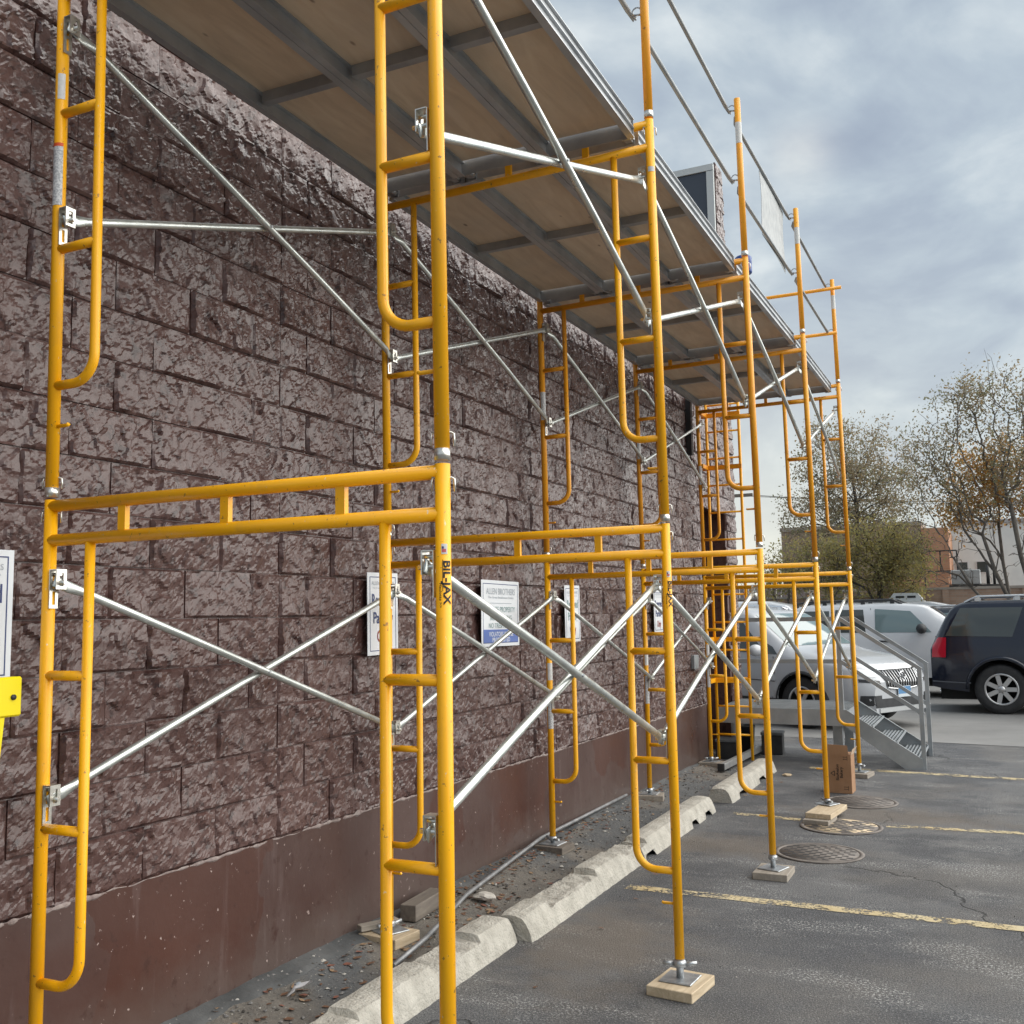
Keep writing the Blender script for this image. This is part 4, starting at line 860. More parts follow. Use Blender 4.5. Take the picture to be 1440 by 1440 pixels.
class Car:
    def __init__(s, L, top, belt, hw, rr, zb, wheels, R, paintm, name, label, loc, ang, Rw=None, low=.28):
        s.L, s.top, s.belt, s.hw, s.rr, s.zb, s.wheels, s.R, s.low = L, top, belt, hw, rr, zb, wheels, R, low
        s.Rw = Rw or R-.05; s.root = empty(name, loc, (0, 0, ang), label, 'car'); s.body(paintm)
    @staticmethod
    def ip(tab, x):
        if x <= tab[0][0]: return tab[0][1]
        for (a, va), (b, vb) in zip(tab, tab[1:]):
            if x <= b:
                t = (x-a)/(b-a); return va+(vb-va)*t
        return tab[-1][1]
    def sm(s, tab, x): return sum(s.ip(tab, x+d)*w_ for d, w_ in ((-.10, .12), (-.05, .23), (0, .3), (.05, .23), (.10, .12)))
    def sec(s, x):
        w_ = s.sm(s.hw, x); t = s.sm(s.top, x); b = min(s.sm(s.belt, x), t-.02); zb = s.sm(s.zb, x); za = zb
        for wx in s.wheels:
            d = abs(x-wx)
            if d < s.R: za = max(za, s.Rw+math.sqrt(s.R**2-d**2)*.985)
        prof = [(0, .93), (.2, .975), (.45, 1.0), (.7, .995), (.9, .972), (1, .95)]; z0 = s.low; pts = []
        za = min(za, b-.05)
        for k in range(7):
            z = za+(b-za)*k/6; pts.append((w_*s.ip(prof, max(0, (z-z0)/max(.05, b-z0))), z))
        wr = w_*s.ip(s.rr, x); hr = min(.07, (t-b)*.5); e = (wr, t-hr); p0 = pts[-1]
        for k in (1, 2, 3): f = k/3; pts.append((p0[0]+(e[0]-p0[0])*f+.012*math.sin(math.pi*f)*min(1, (t-b)/.3), p0[1]+(e[1]-p0[1])*f))
        pts += [(wr*.94, t-hr*.42), (wr*.84, t-hr*.16), (wr*.5, t-hr*.04), (0, t)]
        return pts
    def body(s, mt):
        xs = sorted(set([s.L*k/64 for k in range(65)]+[wx+s.R*math.cos(math.pi*k/14) for wx in s.wheels for k in range(15)])); xs[0] = 0
        mb = MB(); S_ = [s.sec(x) for x in xs]; n = len(S_[0]); full = []
        for x, p in zip(xs, S_): full.append([(x, -a, b) for a, b in p]+[(x, a, b) for a, b in p[-2::-1]])
        m = 2*n-1; V = [q for r_ in full for q in r_]
        mb.add(V, [[i*m+j, (i+1)*m+j, (i+1)*m+j+1, i*m+j+1][::-1] for i in range(len(xs)-1) for j in range(m-1)], True)
        mb.add(full[0], [list(range(m))], False); mb.add(full[-1], [list(range(m))[::-1]], False)
        o = mb.build('body', mt, s.root); s.bodyo = o
        ub = MB(); ub.box((.12, -s.sm(s.hw, 1.5)*.80, .22), (s.L-.25, s.sm(s.hw, 1.5)*.80, .80)); ub.build('underbody', flat('underbody_black', (.006, .006, .006), .9), s.root)
    def yside(s, x, z):
        p = s.sec(x)
        for (y0, z0), (y1, z1) in zip(p, p[1:]):
            if z <= z1 or (y1 == 0): 
                t = 0 if z1 == z0 else max(0, min(1, (z-z0)/(z1-z0))); return y0+(y1-y0)*t
        return 0
    def ztop(s, x, y):
        p = s.sec(x); y = abs(y)
        for (y0, z0), (y1, z1) in zip(p[9:], p[10:]):
            if y >= y1: return z0+(z1-z0)*((y0-y)/(y0-y1) if y0 > y1 else 0)
        return p[-1][1]
    def xfront(s, y, z, end=1):
        n = 260
        for k in range(n):
            x = s.L*(1-k/n*.35) if end > 0 else s.L*(k/n*.35)
            t = s.sm(s.top, x)
            if z <= t and s.yside(x, z) >= abs(y): return x
        return s.L*.7
    def side(s, quad, mat, name, off=.006, sd=-1, nu=8, nv=5, parent=None):
        mb = MB()
        def f(a, b):
            (x0, z0), (x1, z1), (x2, z2), (x3, z3) = quad
            x = (x0*(1-a)+x1*a)*(1-b)+(x3*(1-a)+x2*a)*b; z = (z0*(1-a)+z1*a)*(1-b)+(z3*(1-a)+z2*a)*b
            return (x, sd*(s.yside(x, z)+off), z)
        mb.grid(f, nu, nv); return mb.build(name, mat, parent or s.root)
    def front(s, y0, y1, z0, z1, mat, name, off=.01, end=1, nu=10, nv=5, curve=None, parent=None):
        mb = MB()
        def f(a, b):
            y = y0+(y1-y0)*a; z = z0+(z1-z0)*b
            if curve: y, z = curve(y, z, a, b)
            return (s.xfront(y, z, end)+off*end, y, z)
        mb.grid(f, nu, nv); return mb.build(name, mat, parent or s.root)
    def topq(s, xa, xb, fa, fb, mat, name, off=.006):
        mb = MB()
        def f(a, b):
            x = xa+(xb-xa)*a; k = fa+(fb-fa)*a; y = k*(2*b-1)*s.sec(x)[10][0]; return (x, y, s.ztop(x, y)+off)
        mb.grid(f, 8, 10); return mb.build(name, mat, s.root)
    def wheel(s, wx, sd, r, wdt=.24, spokes=7):
        y = sd*(s.sm(s.hw, wx)-wdt*.5-.012); t = empty('wheel', (wx, y, r), (0, 0, 0 if sd < 0 else math.pi), parent=s.root)
        mb = MB(); h = wdt/2; mb.lathe([(r*.62, -h*.9), (r*.80, -h), (r*.95, -h*.92), (r, -h*.6), (r, h*.6), (r*.95, h), (r*.62, h)], 32, 'y', cap=False); mb.build('tyre', TYRE, t)
        mb = MB(); mb.lathe([(r*.645, -h*.90), (r*.60, -h*.93), (r*.56, -h*.7), (r*.56, h*.5), (0, h*.5)], 32, 'y', cap=False)
        mb.build('rim', flat('rim_dark', (.10, .10, .10), .5, .5) if 0 else RIM_D, t)
        mb = MB()
        for k in range(spokes):
            a = 2*math.pi*k/spokes; c, q = math.cos(a), math.sin(a)
            mb.obox((c*r*.36, -h*.80, q*r*.36), (c*r*.24, 0, q*r*.24), (0, h*.07, 0), (-q*r*.085, 0, c*r*.085))
        mb.lathe([(0, -h*.92), (r*.13, -h*.90), (r*.15, -h*.7)], 16, 'y', cap=False); mb.lathe([(r*.645, -h*.86), (r*.635, -h*.95), (r*.57, -h*.94), (r*.565, -h*.8)], 32, 'y', cap=False); mb.build('spokes', RIM, t)
    def mirror(s, x, z, sd, mat, sc=1):
        y = s.yside(x, z); mb = MB(); mb.bar((x, sd*(y-.02), z-.03), (x-.02, sd*(y+.10), z), .05, .03)
        c = Vector((x-.03, sd*(y+.16), z+.05))
        bm = bmesh.new(); bmesh.ops.create_uvsphere(bm, u_segments=14, v_segments=8, radius=1)
        mb.add([(c.x+v.co.x*.085*sc, c.y+v.co.y*.125*sc, c.z+v.co.z*.085*sc) for v in bm.verts], [[v.index for v in f.verts] for f in bm.faces], True); bm.free(); mb.build('mirror', mat, s.root)
    def rails(s, xa, xb, mat, h=.07):
        for sd in (-1, 1):
            mb = MB(); P = []
            for k in range(13):
                x = xa+(xb-xa)*k/12; y = s.sec(x)[10][0]*.93; e = min(k, 12-k); P.append((x, sd*y, s.ztop(x, y)+(h if e > 0 else .0)))
            mb.tube(P, .022, 8)
            for k in (1, 4, 8, 11): mb.box((P[k][0]-.04, P[k][1]-.018, P[k][2]-h), (P[k][0]+.04, P[k][1]+.018, P[k][2]-.005))
            mb.build('roof_rail', mat, s.root)
    def seam(s, pts, sd=-1):
        mb = MB(); P = [Vector((x, sd*(s.yside(x, z)+.0015), z)) for x, z in pts]; mb.tube(P, .006, 5); mb.build('door_seam', BLACK, s.root)
    def handle(s, x, z, mat, sd=-1):
        y = s.yside(x, z); mb = MB(); mb.tube([(x-.10, sd*(y+.005), z), (x-.08, sd*(y+.035), z), (x+.08, sd*(y+.035), z), (x+.10, sd*(y+.005), z)], .018, 8, True, 0, [(1, .6)]*4); mb.build('door_handle', mat, s.root)
RIM_D = flat('rim_shadow_metal', (.09, .09, .095), .5, .6)

# dark blue SUV at the right edge
L = 5.25
nav = Car(L, [(0, .95), (.03, 1.14), (.34, 1.74), (.60, 1.815), (2.2, 1.83), (3.1, 1.78), (3.85, 1.22), (4.1, 1.17), (5.0, 1.08), (5.2, .95), (L, .75)],
          [(0, 1.02), (.3, 1.20), (4.0, 1.16), (L, .7)], [(0, .88), (.15, .97), (.6, 1.0), (4.4, 1.0), (4.9, .94), (L, .72)],
          [(0, .88), (.5, .845), (3.3, .845), (3.9, .9), (L, .9)], [(0, .44), (.12, .40), (.7, .33), (4.6, .33), (L, .36)], [1.02, 4.05], .47, PN, 'parked_car',
          'dark navy SUV cut by the right edge, its red tail lamp toward the stairs', (1.88, 16.55, 0), 0, .40)
nav.side([(.24, 1.245), (1.22, 1.225), (1.40, 1.695), (.48, 1.695)], GLD, 'rear_side_window'); nav.side([(1.62, 1.24), (2.55, 1.24), (2.5, 1.70), (1.70, 1.70)], GLD, 'door_window'); nav.side([(2.68, 1.24), (3.68, 1.24), (3.15, 1.66), (2.66, 1.70)], GLD, 'door_window')
nav.side([(1.60, 1.195), (3.75, 1.185), (3.75, 1.225), (1.60, 1.235)], CHROME, 'window_trim', .012)
nav.side([(.02, .90), (.23, .90), (.25, 1.22), (.04, 1.22)], REDL, 'tail_lamp', .012, -1, 5, 5); nav.side([(.02, .90), (.23, .90), (.25, 1.22), (.04, 1.22)], REDL, 'tail_lamp', .012, 1, 5, 5)
nav.side([(.01, .505), (.58, .485), (.58, .50), (.01, .525)], flat('grey_trim', (.12, .13, .15), .4), 'bumper_trim', .012)
mb = MB(); P = []
for k in range(19):
    a = math.pi*k/18; x = 1.02+.50*math.cos(a); z = .40+.50*math.sin(a); P.append(Vector((x, -(nav.yside(x, min(z, 1.0))+.008), z)))
mb.tube(P, .035, 6, True, 0, [(1, .5)]*19); mb.build('wheel_arch', PN, nav.root)
for wx in nav.wheels:
    for sd in (-1, 1): nav.wheel(wx, sd, .395, .27)
nav.handle(1.72, 1.02, CHROME); nav.rails(.55, 2.9, flat('silver_rail', (.62, .63, .64), .25, .8), .075); nav.seam([(1.50, 1.80), (1.47, 1.3), (1.56, .92), (1.62, .40)]); nav.seam([(2.60, 1.78), (2.60, .40)])
mb = MB(); mb.tube([(.10, -.62, .33), (.42, -.60, .35)], .035, 10); mb.build('exhaust_pipe', CHROME, nav.root); nav.mirror(3.55, 1.22, -1, CHROME)
nav.topq(3.15, 3.80, .86, .92, GLD, 'windscreen')
# white crossover seen three quarter from the front
L = 5.05; ANG = math.atan2(-.469, .883); Fp = Vector((1.63, 13.05, 0)); hd = Vector((math.cos(ANG), math.sin(ANG), 0))
bu = Car(L, [(0, .80), (.05, 1.25), (.35, 1.62), (.9, 1.73), (2.0, 1.76), (2.9, 1.70), (3.75, 1.16), (3.95, 1.10), (4.6, 1.0), (4.9, .90), (5.0, .78), (L, .62)],
         [(0, .98), (1.0, 1.10), (3.6, 1.02), (4.3, .95), (4.9, .80), (L, .56)], [(0, .80), (.25, .95), (1.2, 1.0), (4.0, 1.0), (4.5, .965), (4.85, .86), (L, .66)],
         [(0, .80), (.8, .74), (2.9, .73), (3.8, .88), (L, .9)], [(0, .40), (.2, .32), (4.7, .30), (4.9, .24), (L, .26)], [1.02, 4.05], .42, PW, 'parked_car',
         'white crossover facing the camera behind the steel stairs, dark barred grille', Fp-hd*L, ANG, .37)
bu.side([(.75, 1.14), (1.55, 1.12), (1.55, 1.56), (.95, 1.52)], GLD, 'rear_side_window'); bu.side([(1.62, 1.12), (2.46, 1.09), (2.40, 1.585), (1.62, 1.58)], GLD, 'door_window'); bu.side([(2.54, 1.09), (3.40, 1.06), (2.86, 1.52), (2.50, 1.58)], GLD, 'door_window', .006, -1)
bu.side([(3.43, 1.055), (3.62, 1.05), (3.5, 1.16), (3.2, 1.29)], GLD, 'quarter_window'); bu.topq(2.98, 3.74, .90, .95, GLL, 'windscreen')
bu.side([(.02, .31), (4.95, .29), (4.9, .40), (.02, .44)], CLAD, 'sill_cladding', .010, -1, 60, 2)
for sd in (-1, 1):
    mb = MB(); P = []
    for k in range(19):
        a = math.pi*k/18; x = 4.05+.435*math.cos(a); z = .37+.435*math.sin(a); P.append(Vector((x, sd*(bu.yside(x, .80)+.006), z)))
    mb.tube(P, .03, 6, True, 0, [(1, .4)]*19); mb.build('wheel_arch', CLAD, bu.root)
for wx in bu.wheels:
    for sd in (-1, 1): bu.wheel(wx, sd, .37, .25, 6)
gfun = lambda y, z, a, b: (y*(1-.18*(1-b)), z+.03*(1-(y/.45)**2)*(1-b)*-1)
bu.front(-.46, .46, .60, .84, flat('grille_black', (.01, .01, .011), .4), 'grille', .012, 1, 16, 6, gfun)
mb = MB()
for k in range(13):
    y = -.42+.84*k/12; P = [Vector((bu.xfront(y*(1-.18*(1-f)), .61+.22*f)+.022, y*(1-.18*(1-f)), .61+.22*f)) for f in (0, .33, .66, 1)]; mb.tube(P, .0075, 6)
for z in (.60, .845):
    P = [Vector((bu.xfront(y*(1 if z > .7 else .82), z-(.03*(1-(y/.46)**2) if z < .7 else 0))+.020, y*(1 if z > .7 else .82), z-(.03*(1-(y/.46)**2) if z < .7 else 0))) for y in [-.46+.92*k/10 for k in range(11)]]; mb.tube(P, .012, 6)
mb.build('grille_bars', CHROME, bu.root)
xb = bu.xfront(0, .73)+.035; mb = MB()
mb.tube([(xb, .075*math.cos(2*math.pi*k/20), .735+.075*math.sin(2*math.pi*k/20)) for k in range(21)], .008, 6)
for dy in (-.03, 0, .03): mb.obox((xb, dy, .735+dy*.6), (.006, 0, 0), (0, .012, 0), (0, .010, .028))
mb.build('badge', CHROME, bu.root)
for sd in (-1, 1):
    bu.front(sd*.50, sd*.83, .74, .83, LENS, 'headlight', .008, 1, 12, 4, lambda y, z, a, b: (y, z+.04*a)); bu.front(sd*.53, sd*.80, .655, .70, flat('lamp_dark', (.02, .02, .022), .3), 'lamp_recess', .009, 1, 10, 2, lambda y, z, a, b: (y, z+.03*a))
    bu.front(sd*.52, sd*.80, .36, .50, CLAD, 'fog_recess', .010, 1, 10, 4); 
bu.front(-.66, .66, .33, .45, CLAD, 'lower_grille', .008, 1, 16, 4); bu.front(-.58, .58, .265, .325, flat('silver_skid', (.55, .57, .58), .35, .6), 'skid_plate', .014, 1, 16, 3)
xp = bu.xfront(0, .52)+.02; mb = MB(); mb.box((xp, -.155, .455), (xp+.010, .155, .605), 0, .003); pl_ = mb.build('licence_plate', flat('plate_white', (.60, .66, .70), .4), bu.root)
mb = MB(); mb.box((xp+.0101, -.150, .50), (xp+.0115, .150, .60)); mb.build('plate_band', PLATEB, pl_)
bu.mirror(3.38, 1.06, -1, PW, 1.05); bu.mirror(3.38, 1.06, 1, PW, 1.05); bu.rails(.8, 2.6, CHROME, .045); bu.seam([(2.50, 1.05), (2.52, .7), (2.50, .40)]); bu.seam([(3.55, 1.02), (3.60, .8), (3.52, .40)]); bu.handle(2.62, .93, PW); bu.handle(1.72, .96, PW)
bu.seam([(.9, .72), (2.5, .69), (3.6, .66)])
# white SUV behind
L = 5.2
wh = Car(L, [(0, .95), (.04, 1.45), (.2, 1.76), (.5, 1.81), (2.2, 1.83), (2.75, 1.78), (3.45, 1.27), (3.8, 1.20), (4.9, 1.08), (5.1, .95), (L, .7)],
         [(0, 1.05), (.3, 1.235), (3.5, 1.20), (L, .7)], [(0, .90), (.2, .98), (4.4, 1.0), (4.9, .94), (L, .74)], [(0, .84), (.5, .79), (3.0, .79), (3.6, .9), (L, .9)],
         [(0, .42), (L, .36)], [1.05, 4.1], .45, PW2, 'parked_car', 'white SUV with black roof rails and black mirror, behind the white crossover', (-1.06, 19.5, 0), 0, .39)
wh.side([(.30, 1.25), (.93, 1.25), (.93, 1.68), (.42, 1.68)], GLD, 'rear_side_window'); wh.side([(1.00, 1.25), (1.62, 1.25), (1.58, 1.70), (1.05, 1.70)], GLD, 'door_window'); wh.side([(1.80, 1.25), (2.82, 1.25), (2.45, 1.66), (1.80, 1.71)], GLL, 'door_window')
wh.rails(.1, 2.3, CLAD, .075); wh.mirror(2.68, 1.27, -1, CLAD, 1.15); wh.topq(2.8, 3.42, .88, .93, GLD, 'windscreen'); wh.seam([(1.72, 1.72), (1.72, .5)]); wh.seam([(3.02, 1.22), (3.02, .5)]); wh.handle(1.95, 1.08, CLAD)
wh.side([(3.1, .70), (3.5, .70), (3.5, .78), (3.1, .78)], CLAD, 'side_moulding', .012)
for wx in wh.wheels:
    for sd in (-1, 1): wh.wheel(wx, sd, .385, .26)
# dark grey SUV further back
L = 5.0
dg = Car(L, [(0, .95), (.04, 1.4), (.3, 1.68), (.6, 1.72), (2.3, 1.73), (2.9, 1.66), (3.6, 1.18), (4.8, 1.0), (L, .7)], [(0, 1.0), (.3, 1.14), (3.5, 1.10), (L, .7)],
         [(0, .9), (.2, .97), (4.4, .97), (L, .72)], [(0, .84), (.5, .78), (3.0, .78), (3.6, .9), (L, .9)], [(0, .42), (L, .36)], [1.05, 4.0], .43, PG, 'parked_car',
         'dark grey SUV with silver roof rails showing between the white and navy SUVs', (.15, 24.0, 0), 0, .38)
dg.side([(.35, 1.16), (1.45, 1.16), (1.45, 1.58), (.55, 1.58)], GLD, 'rear_side_window'); dg.side([(1.55, 1.16), (2.35, 1.16), (2.3, 1.60), (1.6, 1.60)], GLL, 'door_window'); dg.side([(2.45, 1.16), (3.3, 1.16), (2.85, 1.57), (2.42, 1.60)], GLL, 'door_window')
dg.rails(.4, 2.1, flat('silver_rail2', (.60, .61, .62), .3, .7), .06)
for wx in dg.wheels:
    for sd in (-1, 1): dg.wheel(wx, sd, .37, .25)
# vans
def van(label, loc, ang, L, H, ac, name='parked_van'):
    v = Car(L, [(0, .95), (.03, H-.25), (.15, H), (L-1.6, H), (L-1.0, H-.12), (L-.55, 1.25), (L-.1, 1.0), (L, .7)], [(0, 1.1), (L-.8, 1.1), (L, .7)], [(0, .95), (L-.8, .97), (L, .78)],
            [(0, .88), (L-1.2, .86), (L-.6, .9), (L, .9)], [(0, .42), (L, .38)], [1.1, L-1.0], .42, PW2, name, label, loc, ang, .37)
    v.root['category'] = 'van'
    v.side([(L-1.75, 1.15), (L-.95, 1.15), (L-1.22, H-.3), (L-1.75, H-.28)], GLD, 'door_window'); v.side([(.4, 1.2), (L-2.2, 1.2), (L-2.2, H-.35), (.4, H-.35)], GLD if ac else PW2, 'side_panel', .004)
    for wx in v.wheels:
        for sd in (-1, 1): v.wheel(wx, sd, .36, .22)
    if ac:
        mb = MB(); mb.add([(x, y, z) for (x, y, z) in ((L-2.75, -.36, H-.01), (L-1.75, -.36, H-.01), (L-1.75, .36, H-.01), (L-2.75, .36, H-.01), (L-2.55, -.30, H+.24), (L-1.95, -.30, H+.24), (L-1.95, .30, H+.24), (L-2.55, .30, H+.24))],
            [(4, 5, 6, 7), (0, 1, 5, 4), (1, 2, 6, 5), (2, 3, 7, 6), (3, 0, 4, 7)]); a = mb.build('roof_unit', flat('white_roof_unit', (.66, .68, .68), .5), v.root)
        mb = MB()
        for x in (L-2.5, L-2.2): mb.add([(x, -.352+.0, H+.10), (x+.22, -.352, H+.10), (x+.22, -.335, H+.16), (x, -.335, H+.16)], [(0, 1, 2, 3)])
        mb.build('vent_slots', BLACK, a)
van('white van with a roof air unit behind the white SUV', (-2.2, 28.0, 0), 0, 5.1, 1.92, True)
van('plain white van far left behind the crossover', (-6.3, 25.0, 0), 0, 5.4, 1.98, False)

# ------------------------------------------------------------------ far walls and buildings
def brick_mat(name, a, b_, mort, sc=1.0):
    m, t, b = base_mat(name, .85); v = coord(t, 'obj'); mp = N(t, 'ShaderNodeMapping'); mp.inputs['Rotation'].default_value = (math.pi/2, 0, 0); t.links.new(v, mp.inputs[0])
    k = N(t, 'ShaderNodeTexBrick'); k.inputs['Scale'].default_value = sc; k.inputs['Brick Width'].default_value = .2; k.inputs['Row Height'].default_value = .075; k.inputs['Mortar Size'].default_value = .006
    k.inputs['Color1'].default_value = (*a, 1); k.inputs['Color2'].default_value = (*b_, 1); k.inputs['Mortar'].default_value = (*mort, 1); t.links.new(mp.outputs[0], k.inputs['Vector'])
    c = mixc(t, ramp(t, noise_node(t, v, .9, 6), [(.4, (0,)*3), (.75, (.5,)*3)]), k.outputs[0], tuple(x*.7 for x in a)); t.links.new(c, b.inputs['Base Color']); return m
TAN = brick_mat('tan_brick', (.33, .22, .16), (.40, .28, .21), (.34, .29, .25)); BRN = brick_mat('grey_brown_brick', (.24, .175, .13), (.30, .215, .155), (.28, .23, .19)); ORG = brick_mat('orange_brick', (.42, .20, .11), (.48, .25, .14), (.36, .26, .2))
t = empty('brick_wall', (0, 29, 0), (0, 0, 0), 'long tan brick boundary wall behind the parked cars', 'wall')
b = MB(); b.box((-.05, 0, 0), (14, .25, 2.25)); b.build('wall_panel', TAN, t); b = MB(); b.box((-5, .02, 0), (-.055, .24, 2.08)); b.build('wall_panel', TAN, t)
cpm_ = pm('stone_coping', (.30, .27, .24), (.40, .36, .32), 3, .9); b = MB(); b.box((-.08, -.04, 2.252), (14, .29, 2.32)); b.build('coping', cpm_, t); b = MB(); b.box((-5, -.03, 2.082), (-.085, .28, 2.14)); b.build('coping', cpm_, t)
for x in (1.55, 3.6, 5.6):
    b = MB(); b.box((x, -.05, 0), (x+.18, -.002, 2.25)); b.build('pilaster', TAN, t)
t = empty('building', (-2, 42, 0), (0, 0, 0), 'brown brick building with flat roof behind the olive tree', 'building')
b = MB(); b.box((-3.3, 0, 0), (2.35, 6, 5.15)); b.build('wall', BRN, t); b = MB(); b.box((2.352, -.3, 0), (3.35, 6, 5.0)); b.build('wall', ORG, t); b = MB(); b.box((1.2, -.8, 0), (3.3, -.302, 3.0)); b.build('wall', ORG, t)
b = MB(); b.box((-3.35, -.06, 5.152), (2.36, 6.05, 5.32)); b.build('parapet', pm('parapet_stone', (.25, .22, .19), (.33, .29, .25), 2, .9), t)
for x in (-2.6, -1.0, .5):
    b = MB(); b.box((x, -.02, 2.6), (x+.7, .05, 3.9)); wn = b.build('window', flat('window_frame_brown', (.10, .08, .07), .6), t); b = MB(); b.box((x+.06, -.028, 2.68), (x+.64, -.022, 3.82)); b.build('pane', GLD, wn)
    b = MB(); b.box((x-.06, -.08, 2.48), (x+.76, -.001, 2.598)); b.build('sill', cpm_, t)
t = empty('building', (2.6, 46, 0), (0, 0, 0), 'pale building with two small dark windows behind the bare branches', 'building')
PALE = pm('pale_render', (.62, .64, .62), (.72, .73, .70), 1.5, .8); b = MB(); b.box((-1.32, 0, 0), (8, 6, 5.4)); b.build('wall', PALE, t); b = MB(); b.box((-1.4, -.1, 5.402), (8.1, 6.1, 5.55)); b.build('roof', pm('flat_roof', (.3, .3, .3), (.4, .4, .4), 2, .9), t)
for x in (-1.15, -.35, 1.6, 3.2):
    b = MB(); b.box((x, -.03, 3.25), (x+.5, .02, 3.78)); wn = b.build('window', flat('window_frame_white', (.6, .6, .6), .5), t); b = MB(); b.box((x+.04, -.038, 3.29), (x+.46, -.032, 3.74)); b.build('pane', GLD, wn)
t = empty('air_unit', (2.3, 31, 0), (0, 0, 0), 'grey rooftop machine on posts above the tan wall', 'air unit')
b = MB(); b.box((-.55, -.3, 2.42), (.25, .3, 2.86), 0, .02); b.build('casing', STEELG, t); b = MB(); b.box((-.62, -.35, 2.36), (.95, .35, 2.415)); b.build('base_frame', DARKP, t)
for x in (-.55, .85):
    b = MB(); b.box((x-.05, -.05, 0), (x+.05, .05, 2.355)); b.build('leg', DARKP, t)
b = MB(); b.tube([(.45, 0, 2.416), (.45, 0, 3.0)], .05, 10); b.tube([(.62, 0, 2.416), (.62, 0, 2.9)], .04, 10); b.build('vent_pipe', DARKP, t)
t = empty('fire_stair', (1.05, 40.8, 0), (0, 0, 0), 'thin dark metal balcony against the orange brick corner', 'balcony')
b = MB()
for (p, q) in (((-.6, 0, 4.0), (.6, 0, 4.0)), ((-.6, 0, 3.2), (.6, 0, 3.2)), ((-.6, 0, 0), (-.6, 0, 4.0)), ((.6, 0, 0), (.6, 0, 4.0)), ((0, 0, 3.2), (0, 0, 4.0))): b.bar(p, q, .05, .05, (0, 1, 0))
b.build('railing', DARKP, t)
t = empty('wood_fence', (-4, 31, 0), (0, 0, 0), 'purplish grey upright board fence at the far left of the lot', 'fence')
FB = wood_mat('fence_board', (.20, .165, .165), (.33, .28, .28), 9); fm = MB(); fm.box((0, 0, .05), (.135, .02, 2.55)); fm = fm.mesh('fence_board', FB)
for k in range(26): inst('fence_board', fm, t, (-2.5+.15*k, RND.uniform(-.008, .008), RND.uniform(-.03, .03)))
for z in (.5, 1.9): b = MB(); b.box((-2.5, .03, z), (1.4, .07, z+.1)); b.build('fence_rail', FB, t)
# utility pole and wires
t = empty('utility_pole', (-6.0, 36, 0), (0, 0, 0), 'slim wooden utility pole past the end of the wall', 'pole')
b = MB(); b.tube([(0, 0, 0), (0, 0, 6.6)], [.11, .08], 10); b.build('pole_shaft', WOODD, t); b = MB(); b.box((-.8, -.05, 6.1), (.8, .05, 6.22)); b.build('crossarm', WOODD, t)
for k, (z, q) in enumerate(((6.25, 5.7), (6.2, 5.3))):
    b = MB(); P = []
    for j in range(17): a = j/16; P.append((-6.5+k*.9+a*22, 36+a*6, z+(q-z)*a-1.0*4*a*(1-a)*.4))
    b.tube(P, .011, 4); tag(b.build('overhead_wire', BLACK), ['upper thin overhead wire sagging across the gap beside the wall', 'lower thin overhead wire sagging across the gap beside the wall'][k], 'wire', 'overhead wires')

# ------------------------------------------------------------------ trees
BARK = pm('grey_bark', (.085, .072, .06), (.15, .13, .11), 6, .9, 0, .5, 30, 'pos'); BARKD = pm('dark_bark', (.045, .04, .036), (.09, .08, .07), 6, .9, 0, .5, 30, 'pos')
def leafmat(name, a, b_):
    m, t, b = base_mat(name, .6); v = coord(t, 'pos'); t.links.new(ramp(t, noise_node(t, v, 3.5, 3), [(.35, a), (.65, b_)]), b.inputs['Base Color'])
    tr = N(t, 'ShaderNodeBsdfTranslucent'); t.links.new(ramp(t, noise_node(t, v, 3.5, 3), [(.35, a), (.65, b_)]), tr.inputs[0]); ms = N(t, 'ShaderNodeMixShader'); ms.inputs[0].default_value = .55
    t.links.new(b.outputs[0], ms.inputs[1]); t.links.new(tr.outputs[0], ms.inputs[2]); t.links.new(ms.outputs[0], t.nodes['Material Output'].inputs[0]); return m
OLV = [leafmat('olive_leaf', (.24, .225, .09), (.36, .33, .15)), leafmat('yellow_olive_leaf', (.30, .25, .08), (.42, .34, .12)), leafmat('brown_leaf', (.18, .14, .08), (.26, .20, .12))]
GRN = [leafmat('dull_green_leaf', (.19, .19, .11), (.28, .27, .16)), leafmat('grey_brown_leaf', (.24, .20, .14), (.33, .28, .20)), leafmat('tan_leaf', (.26, .20, .11), (.36, .27, .15))]
ORL = [leafmat('orange_leaf', (.42, .22, .06), (.55, .32, .10)), leafmat('amber_leaf', (.36, .23, .06), (.44, .31, .11)), leafmat('rust_leaf', (.20, .11, .05), (.30, .16, .08))]
